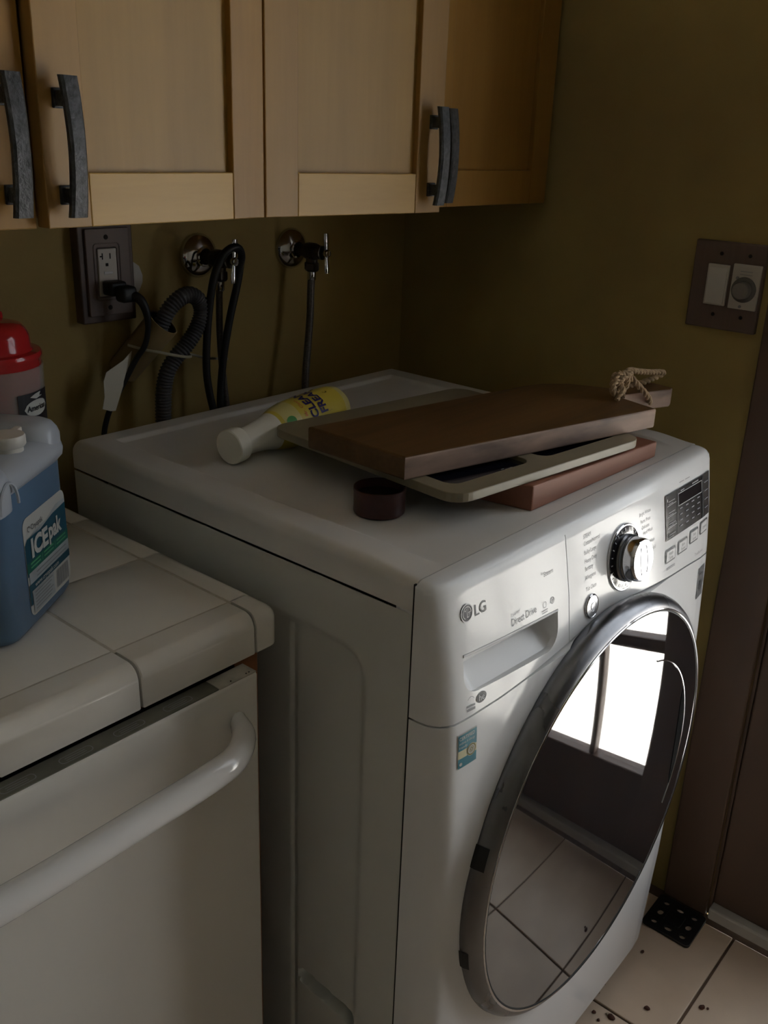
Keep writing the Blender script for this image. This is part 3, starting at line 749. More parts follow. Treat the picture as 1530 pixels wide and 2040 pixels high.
# outside corner tile
b = bm_new(); N_ = 8; rows = []
cx1, cy1 = FX + .0350, FY - .0430
def corner_ring(ins, z, r):
    pts = [(FX, FY)]
    x1 = cx1 - ins; y1 = cy1 + ins
    pts = [(FX, FY), (x1, FY)]
    for k in range(N_ + 1):
        a = -PI / 2 * k / N_; pts.append((x1 - r + r * math.cos(a), y1 + r + r * math.sin(a)))
    pts.append((FX, y1)); return [(x, y, z) for x, y in pts]
R_ = .017; sec = [(.024, CZ + .0004, .004), (R_, CZ + .0004, .010)]
for k in range(1, 8):
    a = PI / 2 * k / 7; sec.append((R_ - R_ * math.sin(a), CZ + .0004 - R_ + R_ * math.cos(a), .010 + .006 * k / 7))
sec += [(0, CZ - .0475, .016), (.002, CZ - .049, .015)]
for ins, z, r in sec: rows.append([b.verts.new(p) for p in corner_ring(ins, z, r)])
for A_, B_ in zip(rows, rows[1:]):
    for k in range(len(A_)):
        q = (k + 1) % len(A_)
        try: b.faces.new((A_[k], A_[q], B_[q], B_[k]))
        except ValueError: pass
b.faces.new(rows[0]); b.faces.new(rows[-1][::-1]); bmesh.ops.recalc_face_normals(b, faces=b.faces[:])
obj('corner_tile', b, M['ctile'], ct, True)
b = bm_new(); box(b, -.0740, -.0400, .195, .735, 0, .846); tag(obj('end_panel', b, M['ply']), 'orange wooden end panel under the counter between dishwasher and washer', 'cabinet panel')
b = bm_new(); box(b, -1.24, -.70, .195, .735, 0, .846); o = tag(obj('base_cabinet', b, M['maple_o']), 'amber wooden base cabinet under the counter left of the dishwasher', 'cabinet')

# ================================================================== WALL CABINETS
def pull(parent_m, along=.134, standoff=.0205):
    """bowed dark pull: two posts and a flat arched bar; local x across, y out of the door (negative), z up"""
    b = bm_new(); n = 16; h = along / 2
    sec = []
    for k in range(n + 1):
        t_ = -1 + 2 * k / n; z = h * t_; y = -standoff - .0075 * (1 - t_ * t_)
        wv = .0090 + .0008 * abs(t_)
        sec.append([b.verts.new(parent_m @ Vector(c)) for c in ((-wv, y + .0045, z), (wv, y + .0045, z), (wv, y, z), (wv - .0026, y - .0022, z), (-wv + .0026, y - .0022, z), (-wv, y, z))])
    for A_, B_ in zip(sec, sec[1:]):
        for k in range(6): b.faces.new((A_[k], A_[(k + 1) % 6], B_[(k + 1) % 6], B_[k]))
    b.faces.new(sec[0][::-1]); b.faces.new(sec[-1])
    for z in (-.046, .046):
        box(b, -.0055, .0055, -standoff, .0005, z - .0075, z + .0075, .0012, 2, parent_m); box(b, -.0075, .0075, -.004, .0005, z - .0095, z + .0095, .001, 2, parent_m)
    bmesh.ops.recalc_face_normals(b, faces=b.faces[:])
    return b
DZ0, DZT, DT = 1.2985, 2.085, .020
def cab_door(parent, hinge_x, width, hinge_left, ang, hx, mats, zoff=0.0):
    """shaker door; closed face at y=.405"""
    sgn = 1 if hinge_left else -1
    mtx = Matrix.Translation((hinge_x, .405, 0)) @ Matrix.Rotation(ang, 4, 'Z')
    x0, x1 = (0, width) if hinge_left else (-width, 0)
    sl, sr, pn, rb = mats
    z0 = DZ0 + zoff
    STW = .0520
    b = bm_new(); box(b, x0 + STW - .004, x1 - STW + .004, .0085, .0165, z0 + .050, DZT - .050, 0, 2, mtx); dr = obj('cabinet_door', b, pn, parent)
    b = bm_new(); box(b, x0, x0 + STW, 0, DT, z0, DZT, .0012, 2, mtx); obj('stile', b, sl, dr)
    b = bm_new(); box(b, x1 - STW, x1, 0, DT, z0, DZT, .0012, 2, mtx); obj('stile', b, sr, dr)
    for za, zb in ((z0, z0 + .0545), (DZT - .0545, DZT)):
        b = bm_new(); box(b, x0 + STW + .0002, x1 - STW - .0002, .0003, DT, za, zb, .0012, 2, mtx); obj('rail', b, rb, dr)
    b = pull(mtx @ Matrix.Translation((hx, 0, 1.3775))); obj('handle', b, M['iron'], dr, True)
    return dr
ca = thing('wall_cabinet', 'maple wall cabinet above the counter and outlet, its right door ajar', 'cabinet', (-.145, .57, 1.30))
cb = thing('wall_cabinet', 'maple wall cabinet in the corner above the washer, two handles side by side', 'cabinet', (.51, .57, 1.30))
for c, x0, x1 in ((ca, -.462, .1695), (cb, .1705, .8360)):
    b = bm_new()
    box(b, x0, x0 + .018, .4275, .738, 1.300, 2.09); box(b, x1 - .018, x1, .4275, .738, 1.300, 2.09)
    box(b, x0 + .018, x1 - .018, .4275, .738, 1.306, 1.322); box(b, x0 + .018, x1 - .018, .4275, .738, 2.072, 2.09); box(b, x0 + .018, x1 - .018, .732, .738, 1.322, 2.072)
    box(b, (x0 + x1) / 2 - .019, (x0 + x1) / 2 + .019, .4275, .445, 1.322, 2.072)
    obj('carcass', b, M['maple_o'] if c is cb else M['maple_s'], c)
Mm = M
cab_door(ca, -.4595, .3165, True, 0, .2920, (Mm['maple_o'], Mm['maple_o'], Mm['maple_o'], Mm['maple_o']), -.001)
cab_door(ca, .1690, .3080, False, math.radians(2.8), -.2855, (Mm['maple_s'], Mm['maple_o'], Mm['maple'], Mm['maple_l']))
cab_door(cb, .1715, .3190, True, math.radians(-5.8), .2965, (Mm['maple_s'], Mm['maple_s'], Mm['maple'], Mm['maple_l']))
cab_door(cb, .8345, .3390, False, 0, -.3085, (Mm['maple_o'], Mm['maple_o'], Mm['maple_o'], Mm['maple_o']), .004)

# ================================================================== OUTLET, CORD, TAGS
ou = thing('wall_outlet', 'white outlet in a dark wooden wall plate under the cabinet', 'outlet', (.142, .74, 1.19))
b = bm_new(); box(b, .0960, .1880, .7200, .7395, 1.1220, 1.2700, .002); obj('wooden_frame', b, M['walnutplate'], ou)
b = bm_new(); prism(b, rrect(.1060, .1790, 1.1330, 1.2590, .002, 2), [rrect(.1225, .1570, 1.1600, 1.2320, .004, 3)], 0, .0045, .0008, Matrix(((1, 0, 0, 0), (0, 0, -1, .7202), (0, 1, 0, 0), (0, 0, 0, 1)))); obj('cover_plate', b, M['plateface'], ou)
b = bm_new(); prism(b, rrect(.1175, .1625, 1.1550, 1.2385, .006, 4), [rrect(.1190, .1610, 1.1565, 1.2370, .005, 4)], 0, .0012, 0, Matrix(((1, 0, 0, 0), (0, 0, -1, .7160), (0, 1, 0, 0), (0, 0, 0, 1)))); obj('plate_bead', b, M['walnutplate'], ou)
b = bm_new(); box(b, .1240, .1555, .7145, .7205, 1.1615, 1.2305, .0012); rc = obj('receptacle', b, M['ivory'], ou)
b = bm_new()
for zc in (1.2195, ):
    box(b, .1305, .1320, .7140, .7150, zc - .0045, zc + .0045); box(b, .1272, .1306, .7140, .7150, zc - .0010, zc + .0008); box(b, .1435, .1450, .7140, .7150, zc - .0040, zc + .0040)
box(b, .1360, .1405, .7140, .7150, 1.2050, 1.2095, .0004)
obj('slots', b, M['seam'], rc)
b = bm_new(); box(b, .1325, .1470, .7138, .7147, 1.1935, 1.1975, .0004); obj('reset_bar', b, M['printlite'], rc)
for z in (1.2465, 1.1445):
    b = bm_new(); lathe(b, [(.0036, 0), (.0034, .0008), (.002, .0012)], (.1400, .7158, z), (0, -1, 0), 16); obj('screw', b, M['seam'], ou, True)

pc = thing('power_cord', 'black power cord with a blank paper tag plugged into the wall outlet', 'power cord', (.135, .70, .98))
b = bm_new(); box(b, .1265, .1545, .690, .7140, 1.1640, 1.1850, .004, 3); box(b, .133, .160, .672, .694, 1.1560, 1.1800, .006, 3); obj('plug', b, M['rubber'], pc, True)
cp = [(.150, .682, 1.168), (.160, .668, 1.160), (.1655, .662, 1.140), (.1675, .664, 1.115), (.164, .670, 1.090), (.155, .680, 1.070), (.138, .690, 1.035), (.118, .697, 1.000), (.110, .700, .980), (.103, .700, .955), (.098, .698, .90), (.100, .690, .80)]
b = bm_new(); tube(b, resample(catmull(cp, 8), .005), lambda t: .0078 - .0036 * sstep(0, .18, t), 10); obj('cord', b, M['rubber'], pc, True)
b = bm_new()
tagp = [(262, 699), (245, 718), (211, 742), (206, 760), (208, 790), (204, 815), (220, 819), (230, 818), (243, 775), (258, 728)]
def ray(px, py): return (right * ((px - PPX) / FPX) + down * ((py - PPY) / FPX) + fwd)
def on_plane(px, py, ax, val):
    d_ = ray(px, py); return CAM_LOC + d_ * ((val - CAM_LOC[ax]) / d_[ax])
tv = []
for k, (px, py) in enumerate(tagp):
    q = on_plane(px, py, 1, .688); tv.append((q.x, q.z))
mt = Matrix(((1, 0, 0, 0), (0, 0, 1, 0), (0, 1, 0, 0), (0, 0, 0, 1)))
prism(b, tv, [], .6872, .6880, 0, mt)
obj('paper_tag', b, M['paper'], pc)
b = bm_new(); tv = []
for px, py in ((257, 523), (266, 522), (277, 530), (284, 548), (284, 562), (278, 578), (270, 590), (262, 578), (256, 565), (254, 545)):
    q = on_plane(px, py, 1, .738); tv.append((q.x, q.z))
prism(b, tv, [], .7380, .7392, 0, mt)
tag(obj('paper_scrap', b, M['ivory']), 'rounded white paper scrap on the wall right of the outlet plate', 'paper')

# ================================================================== STANDPIPE, DRAIN HOSE, VALVES, HOSES
sp = thing('standpipe', 'short ochre painted drain pipe stub holding the corrugated hose', 'pipe', (.185, .715, 1.08))
p0, p1 = Vector((.165, .7280, 1.044)), Vector((.2030, .674, 1.1215)); ax = (p1 - p0)
b = bm_new(); lathe(b, [(.0235, -.004), (.0245, .05), (.0256, ax.length), (.0238, ax.length), (.0232, .030), (.0001, .030)], p0, ax, 32, cap0=True, cap1=False); obj('pipe_body', b, M['pipe'], sp, True)
b = bm_new(); lathe(b, [(.0230, .032), (.0230, ax.length - .0015)], p0, ax, 32, False, False); lathe(b, [(.0230, .033), (.0001, .0331)], p0, ax, 32, False, False); obj('pipe_bore', b, M['rubber'], sp, True)
hp = [(.196, .686, 1.092), (.2025, .678, 1.118), (.2145, .671, 1.142), (.233, .667, 1.1570), (.252, .668, 1.1590), (.268, .668, 1.1480), (.272, .668, 1.1280), (.262, .670, 1.1040), (.244, .672, 1.0820), (.226, .676, 1.0640), (.213, .680, 1.0450), (.2065, .684, 1.0200), (.2040, .686, .985), (.2030, .686, .94), (.205, .684, .86), (.21, .68, .75)]
path = resample(catmull(hp, 10), .00125); L_ = len(path)
b = bm_new(); tube(b, path, lambda t: .0122 + .0011 * math.sin(t * (L_ - 1) * .00125 / .0052 * 2 * PI), 16); tag(obj('drain_hose', b, M['hose'], None, True), 'grey corrugated drain hose hooked over into the ochre pipe stub', 'hose')
b = bm_new(); tp = [(.155, .70, 1.088), (.168, .676, 1.083), (.185, .663, 1.079), (.205, .658, 1.073), (.228, .655, 1.067), (.246, .664, 1.064), (.256, .690, 1.061), (.275, .700, 1.056), (.295, .690, 1.050), (.325, .690, 1.044), (.345, .695, 1.040)]
tube(b, resample(catmull(tp, 6), .004), .0022, 8, True, .35, (0, 0, 1)); tag(obj('cable_tie', b, M['tie'], None, True), 'pale nylon cable tie strapping the drain hose to its pipe, long tail', 'cable tie')
def valve(x, z, label, tilt):
    v = thing('water_valve', label, 'valve', (x, .74, z))
    b = bm_new(); lathe(b, [(.0320, .0008), (.0320, .003), (.0305, .0075), (.0265, .0125), (.0200, .0165), (.0145, .0185), (.0135, .021), (.0115, .022)], (x, .74, z), AY, 40, True, False); [setattr(q_, 'co', Vector((x + (q_.co.x - x) * 1.12, q_.co.y, z + (q_.co.z - z) * 1.12))) for q_ in b.verts]; obj('escutcheon', b, M['chrome'], v, True)
    b = bm_new(); lathe(b, [(.0110, .018), (.0110, .042), (.0140, .043), (.0150, .048), (.0150, .062), (.0135, .067), (.0100, .069), (.0100, .075), (.0120, .076), (.0120, .082), (.0050, .083), (.0050, .093), (.0001, .0931)], (x, .74, z), AY, 24, False); lathe(b, [(.0105, 0), (.0105, .014), (.0085, .016), (.0085, .02)], (x, .685, z - .008), (0, 0, -1), 20); obj('valve_body', b, M['bronze'], v, True)
    b = bm_new(); lathe(b, [(.0125, .019), (.0132, .021), (.0132, .031), (.0110, .034), (.0065, .036)], (x, .685, z), (0, 0, -1), 6); obj('coupling_nut', b, M['bronze'], v)
    h = thing_handle(v, x, z, tilt); return v
def thing_handle(v, x, z, tilt):
    b = bm_new(); cy = .649; mt_ = Matrix.Translation((x, cy, z)) @ Matrix.Rotation(tilt, 4, 'Y')
    for s in (-1, 1):
        pts = [mt_ @ Vector((0, 0, s * (.004 + .0075 * k))) for k in range(5)]
        tube(b, pts, lambda t: .0036 + .0026 * t - .0016 * max(0, t - .8) * 5, 10, True, .6, (1, 0, 0))
    lathe(b, [(.0062, -.005), (.0068, -.003), (.0068, .003), (.0060, .0050), (.0048, .0056), (.0044, .0044), (.0001, .0042)], mt_.translation, AY, 20)
    return obj('tee_handle', b, M['chrome'], v, True)
VX1, VX2, VZ = .3245, .5320, 1.2068
valve(VX1, VZ, 'chrome washer valve left in the wall with a black hose looped over', math.radians(4))
valve(VX2, VZ, 'chrome washer valve right on the wall with one grey hose', math.radians(-3))
def hose(name, pts, r, m, label, seg=12):
    b = bm_new(); tube(b, resample(catmull(pts, 8), .006), r, seg); return tag(obj(name, b, M[m], None, True), label, 'hose')
hose('rubber_hose', [(.300, .655, .86), (.2860, .658, .950), (.2760, .660, 1.000), (.2715, .660, 1.040), (.2745, .660, 1.090), (.2800, .658, 1.140), (.2860, .652, 1.185), (.2960, .645, 1.215), (.3100, .640, 1.2285), (.3250, .640, 1.2290), (.3365, .645, 1.2170), (.3390, .652, 1.1980), (.3360, .656, 1.1700), (.3240, .660, 1.1220), (.3120, .662, 1.0700), (.3040, .662, 1.0250), (.2980, .660, .980), (.2960, .655, .92), (.305, .65, .85)], .0062, 'rubber', 'black rubber hose looped over the left valve and hanging down')
h1 = hose('supply_hose', [(VX1, .685, 1.172), (.3215, .684, 1.150), (.3170, .680, 1.105), (.3155, .676, 1.050), (.3170, .672, 1.000), (.3190, .668, .950), (.32, .66, .86)], .0056, 'braid', 'grey supply hose hanging from the left chrome valve')
h2 = hose('supply_hose', [(VX2, .685, 1.172), (.5290, .684, 1.140), (.5240, .681, 1.090), (.5150, .677, 1.040), (.5050, .672, .990), (.498, .665, .94), (.495, .655, .86)], .0066, 'braid', 'grey supply hose hanging from the right chrome valve')
for h, x in ((h1, VX1), (h2, VX2)):
    b = bm_new(); lathe(b, [(.0072, 0), (.0076, .002), (.0076, .016), (.0064, .018)], (x, .685, 1.1745), (-.03, 0, -1), 16); obj('ferrule', b, M['chrome'], h, True)

# ================================================================== SWITCH PLATE
sw = thing('switch_plate', 'wooden two gang switch plate with rocker and dial by the door casing', 'switch', (XR, .0555, 1.20))
mx_ = Matrix(((0, 0, -1, .8480), (-1, 0, 0, 0), (0, 1, 0, 0), (0, 0, 0, 1)))    # local (x,y) -> world (-y, z), thickness towards the room
def on_r(y0, y1, z0, z1): return (-y1, -y0, z0, z1)
b = bm_new(); box(b, .8380, .8498, -.0040, .1135, 1.1300, 1.2690, .0022); obj('wooden_plate', b, M['plateface'], sw)
b = bm_new(); box(b, .8335, .8390, .0505, .0860, 1.1690, 1.2335, .0012); rk = obj('rocker_frame', b, M['ivory'], sw)
b = bm_new(); box(b, .8315, .8345, .0530, .0835, 1.1720, 1.2290, .0010); obj('rocker', b, M['ivoryw'], rk)
b = bm_new(); box(b, .8338, .8345, .0535, .0830, 1.2293, 1.2312); obj('rocker_gap', b, M['seam'], rk)
b = bm_new(); box(b, .8335, .8390, -.0010, .0445, 1.1675, 1.2375, .0012); dl = obj('dial_cover', b, M['ivory'], sw)
DCy, DCz_ = .0225, 1.1985
b = bm_new(); lathe(b, [(.0200, 0), (.0196, .002), (.0150, .003)], (.8335, DCy, DCz_), (-1, 0, 0), 36); obj('dial_ring', b, M['dialbase'], dl, True)
b = bm_new(); lathe(b, [(.0140, 0), (.0135, .012), (.0122, .0135), (.0001, .0137)], (.8310, DCy, DCz_), (-1, 0, 0), 36); obj('dial_knob', b, M['dial'], dl, True)
b = bm_new(); lathe(b, [(.0024, 0), (.0024, .0008)], (.8335, .0245, 1.1720), (-1, 0, 0), 12); lathe(b, [(.0026, 0), (.0026, .0010)], (.8335, .0350, 1.2160), (-1, 0, 0), 12)
for z in (1.2265, 1.2215): box(b, .8330, .8336, .012, .032, z, z + .0008)
obj('dial_print', b, M['printmid'], dl)
for y, z in ((.0685, 1.2500), (.0220, 1.2505), (.0680, 1.1535), (.0215, 1.1540)):
    b = bm_new(); lathe(b, [(.0030, 0), (.0028, .0008), (.0015, .0012)], (.8380, y, z), (-1, 0, 0), 14); obj('screw', b, M['seam'], sw, True)

# ================================================================== THINGS ON THE WASHER
LZT = .9830
# red-brown block
b = bm_new(); pa = [Vector((.2513, .0237)), Vector((.5690, .0140)), Vector((.5725, .130)), Vector((.2300, .140))]
ht = [.0335, .0235, .0235, .0335]
lo = [b.verts.new((p.x, p.y, LZT - .0004)) for p in pa]; hi = [b.verts.new((p.x, p.y, LZT - .0004 + h)) for p, h in zip(pa, ht)]
b.faces.new(lo[::-1]); b.faces.new(hi)
for k in range(4): b.faces.new((lo[k], lo[(k + 1) % 4], hi[(k + 1) % 4], hi[k]))
bmesh.ops.bevel(b, geom=b.edges[:], offset=.0022, segments=2, profile=.5, affect='EDGES')
tag(obj('wooden_block', b, M['brick']), 'red brown wooden block lying lowest under the tray on the washer', 'wood block')
# tin
tn = thing('tin', 'small round dark red tin under the tray on the washer lid', 'tin', (.118, .153, LZT))
b = bm_new(); lathe(b, [(.0285, .0002), (.0308, .0020), (.0312, .0045), (.0308, .0065), (.0308, .0270), (.0314, .0285), (.0312, .0320), (.0300, .0325), (.0290, .0318), (.0286, .0060), (.0001, .0055)], (.118, .153, LZT), (0, 0, 1), 48, True, False); obj('tin_body', b, M['tin'], tn, True)
b = bm_new(); lathe(b, [(.0287, .0220), (.0001, .0222)], (.118, .153, LZT), (0, 0, 1), 40, False, False); obj('tin_inside', b, M['rubber'], tn)
# tray
TZ0, TZ1 = 1.0166, 1.0282
tu = Vector((.373, -.0421)).normalized(); tvv = Vector((.0855, .9963)); to = Vector((.1294, .0472))
tm = Matrix(((tu.x, tvv.x, 0, to.x), (tu.y, tvv.y, 0, to.y), (0, 0, 1, TZ0), (0, 0, 0, 1)))
TL, TW = .376, .344
tr = thing('tray', 'beige frame tray with two dark panes beneath the cutting board', 'tray', (to.x, to.y, TZ0))
wins = [rrect(.024, .168, .030, TW - .060, .016, 5), rrect(.194, TL - .020, .030, TW - .060, .016, 5)]
b = bm_new(); prism(b, rrect(0, TL, 0, TW, .026, 6), wins, 0, TZ1 - TZ0, .0012, tm); obj('tray_frame', b, M['tray'], tr)
for wn in wins:
    b = bm_new(); xs_ = [p[0] for p in wn]; ys_ = [p[1] for p in wn]
    box(b, min(xs_) - .003, max(xs_) + .003, min(ys_) - .003, max(ys_) + .003, .0020, .0062, 0, 1, tm); obj('pane', b, M['traypane'], tr)
b = bm_new(); poly2d(b, [(.128, .036), (.142, .036), (.142, .039), (.128, .039)], lambda x, y: tm @ Vector((x, y, .0065))); poly2d(b, [(.124, .041), (.129, .041), (.129, .0425), (.124, .0425)], lambda x, y: tm @ Vector((x, y, .0065))); obj('pale_mark', b, M['labelw'], tr)
# cutting board with a tab handle and a rope
BZ0, BZ1 = 1.0286, 1.0572
cbd = thing('cutting_board', 'thick wooden cutting board with rope on its handle, topmost on the washer', 'cutting board', (.12, .12, BZ0))
out = [(.1250, .1220), (.5560, .0172), (.5640, .0460), (.5740, .0780), (.5900, .0880), (.6820, .0530), (.6930, .0560), (.6990, .0900), (.6910, .0985), (.6130, .1240), (.6050, .1420), (.5880, .1800), (.5560, .2080), (.5204, .2195), (.1290, .2841)]
b = bm_new(); prism(b, out, [], BZ0, BZ1, .0026)
bo_ = obj('board', b, M['board'], cbd)
bo_.data.materials.append(M['boardlit'])
for p in bo_.data.polygons:
    if abs(p.normal.z) < .5 and p.normal.y < -.6: p.material_index = 1  # light painted in: only sides facing the light get the pale wood
def strand(path, r, tw, ph, rr):
    path = resample(catmull(path, 10), .0016); T_, N_v = frames(path); o_ = []; s = 0
    for i, p in enumerate(path):
        if i: s += (path[i] - path[i - 1]).length
        a = ph + 2 * PI * s / tw; o_.append(p + (N_v[i] * math.cos(a) + T_[i].cross(N_v[i]) * math.sin(a)) * rr)
    return o_
b = bm_new()
loop = [(.6385, .0660, 1.0400), (.6300, .0640, 1.0490), (.6160, .0660, 1.0610), (.6050, .0720, 1.0720), (.5950, .0780, 1.0830), (.5880, .0850, 1.0900), (.6000, .0860, 1.0935), (.6200, .0850, 1.0890), (.6500, .0830, 1.0835), (.6800, .0810, 1.0790), (.7040, .0800, 1.0750), (.7100, .0830, 1.0710), (.6970, .0880, 1.0670), (.6750, .0930, 1.0630), (.6500, .1000, 1.0595), (.6300, .1060, 1.0590)]
for ph in (0, PI): tube(b, strand(loop, 0, .019, ph, .0023), .0027, 7)
kc = Vector((.5660, .0830, 1.0790))
for k in range(5):
    a = .9 * k; e1 = Vector((math.cos(a), .35 * math.sin(2 * a), math.sin(a))).normalized(); e2 = e1.cross(Vector((.4, 1, .3 * k))).normalized()
    rad = .0115 + .0022 * (k % 3); cc = kc + Vector((.004 * (k - 2), .003 * (k % 2), .002 * (k - 2)))
    lp = [cc + e1 * rad * math.cos(t_ * PI / 5) * 1.15 + e2 * rad * .85 * math.sin(t_ * PI / 5) for t_ in range(11)]
    for ph in (0, PI): tube(b, strand(lp, 0, .016, ph, .0021), .0025, 6)
for e in ((.5440, .0740, 1.0600), (.5560, .0700, 1.0625)):
    lp = [kc + Vector((-.004, -.006, 0)), kc + Vector((-.008, -.010, -.008)), Vector(e)]
    for ph in (0, PI): tube(b, strand(lp, 0, .02, ph, .0017), .0021, 6)
rp_ = obj('rope', b, M['rope'], cbd, True); rp_['label'] = 'knotted jute rope loop'
# cleaner refill bottle lying on its side
A0 = Vector((.1010, .4050, 1.0066)); A1 = Vector((.3300, .4275, 1.0174)); ax = (A1 - A0).normalized(); AL = (A1 - A0).length
bt = thing('spray_bottle', 'yellow and white cleaner bottle lying on its side on the washer lid', 'bottle', (A0.x, A0.y, LZT))
b = bm_new(); lathe(b, [(.0225, 0), (.0238, .0012), (.0238, .016), (.0232, .020), (.0185, .023)], A0, ax, 48, True, False); obj('bottle_cap', b, M['bottlewhite'], bt, True)
prof = [(.0180, .022), (.0185, .030), (.0198, .050), (.0225, .068), (.0262, .082), (.0300, .096), (.0328, .110), (.0342, .125), (.0345, .150), (.0345, .195), (.0338, .212), (.0315, .224), (.0270, .230), (.0180, .232), (.0001, .2325)]
b = bm_new(); lathe(b, prof[:5], A0, ax, 48, False, False); obj('bottle_neck', b, M['bottlewhite'], bt, True)
b = bm_new(); lathe(b, prof[4:11], A0, ax, 48, False, False); lab = obj('bottle_label', b, M['yellow'], bt, True)
b = bm_new(); lathe(b, prof[10:], A0, ax, 48, False, False); obj('bottle_base', b, M['yellowp'], bt, True)
ux = (Vector((0, 0, 1)) - ax * ax.z).normalized(); vx = ux.cross(ax)     # ux up, vx to the back (+y)
def rad_at(h): return interp(h, [p[1] for p in prof], [p[0] for p in prof])
# label coordinates: s = arc length from the top line (positive towards the reading direction), h = distance from cap
def onb(off=.0005, flip=1):
    def f(s, h):
        r = .0345; a = s / r; R2 = rad_at(h) + off
        return A0 + ax * h + (ux * math.cos(a) + vx * math.sin(a)) * R2
    return f
ob = onb(.0007)
def btext(bm, s, h, size, scen=0.0, bold=0.0, aspect=1.0, off=.0007):
    V, Fc = text2d(s, size, 'CENTER', bold, aspect); f = onb(off)
    add2d(bm, V, Fc, lambda u, v: f(scen + u, h - v))
LC = -.015
b = bm_new()
for k in range(9):
    pass
grid(b, lambda u, v: onb(.0003)(LC - .040 + .080 * u, .088 + .028 * v), 20, 6); obj('pale_label_band', b, M['yellowp'], lab, True)
b = bm_new(); btext(b, 'CLEAN', .1500, .0205, LC, .035, .88); btext(b, 'FREAK', .1710, .0205, LC, .035, .88); obj('lettering', b, M['navy'], lab)
b = bm_new(); btext(b, 'Mr. Clean', .1290, .0080, LC - .006, .02); obj('brand_lettering', b, M['orange'], lab)
b = bm_new(); poly2d(b, ringpts(LC - .020, .0980, .0080, .0080), onb(.0012)); obj('green_dot', b, M['green'], lab)
b = bm_new(); poly2d(b, rrect(LC + .002, LC + .034, .1860, .1930, .003, 4), onb(.0008)); poly2d(b, [(LC + .022, .105), (LC + .040, .112), (LC + .034, .120)], onb(.0006)); obj('olive_print', b, M['olive'], lab)
b = bm_new()
for k in range(2): poly2d(b, [(LC - .026, .1745 + .004 * k), (LC + .022, .1745 + .004 * k), (LC + .022, .1753 + .004 * k), (LC - .026, .1753 + .004 * k)], onb(.0007))
obj('small_print', b, M['navy'], lab)

# ================================================================== THINGS ON THE COUNTER
# gel ice pack jug (local frame: x along the label face, y inwards, z up)
JO = Vector((-.2814, .2819, CZ + .0004)); je = Vector((.8136, .5814, 0)); jn = Vector((-.5814, .8136, 0))
jm = Matrix(((je.x, jn.x, 0, JO.x), (je.y, jn.y, 0, JO.y), (0, 0, 1, JO.z), (0, 0, 0, 1)))
jg = thing('ice_pack_jug', 'blue gel ice pack jug with milky top standing on the tiled counter', 'ice pack', JO)
JW, JD = .1560, .1000
def loft(bm, secs, mtx, caps=True):
    rr = []
    for pts, z in secs: rr.append([bm.verts.new(mtx @ Vector((x, y, z))) for x, y in pts])
    n = len(rr[0])
    for A_, B_ in zip(rr, rr[1:]):
        for k in range(n): bm.faces.new((A_[k], A_[(k + 1) % n], B_[(k + 1) % n], B_[k]))
    if caps: bm.faces.new(rr[0][::-1]); bm.faces.new(rr[-1])
def jr(i, r): return rrect(i - .0, JW - i, i, JD - i, r, 6)
b = bm_new(); loft(b, [(jr(.010, .018), 0), (jr(.004, .022), .003), (jr(.0, .024), .010), (jr(0, .024), .1575)], jm)
# recessed label field edge
jb = obj('jug_body', b, M['blue'], jg, True)
b = bm_new(); loft(b, [(jr(0, .024), .1577), (jr(-.0015, .025), .1600), (jr(-.0050, .027), .1640), (jr(-.0060, .028), .1700), (jr(-.0050, .028), .1760), (jr(.002, .028), .1830), (jr(.012, .024), .1860)], jm)
ju = obj('jug_shoulder', b, M['milky'], jg, True)
b = bm_new()
def hump(bm, x0, x1, y0, y1, z0, z1, r):
    q = lambda i, rr: rrect(x0 + i, x1 - i, y0 + i, y1 - i, min(rr, (x1 - x0 - 2 * i) * .48, (y1 - y0 - 2 * i) * .48), 6)
    loft(bm, [(q(0, r), z0), (q(0, r), z1 - .016), (q(.0018, r), z1 - .009), (q(.006, r * .9), z1 - .0035), (q(.013, r * .7), z1)], jm)
hump(b, .108, JW + .005, -.003, JD - .004, .166, .2020, .024); obj('jug_rear_hump', b, M['milky'], jg, True)
b = bm_new(); hump(b, -.024, .030, -.0085, .052, .1480, .1930, .022); obj('jug_front_hump', b, M['milky'], jg, True)
b = bm_new(); tube(b, [jm @ Vector((-.010 + .018 * (1 - math.cos(PI * k / 14)), -.0090, .152 + .026 * math.sin(PI * k / 14))) for k in range(15)], .0016, 6); obj('hump_rib', b, M['milky'], jg, True)
b = bm_new(); so = jm @ Vector((.080, .024, .180)); lathe(b, [(.0150, 0), (.0150, .010), (.0165, .0105), (.0180, .0125), (.0180, .0200), (.0170, .0225), (.0001, .0230)], so, (0, 0, 1), 32, False); box(b, -.004, .004, .004, .030, .016, .0225, .002, 2, Matrix.Translation(so) @ Matrix.Rotation(-.9, 4, 'Z')); obj('spout_cap', b, M['milkyw'], jg, True)
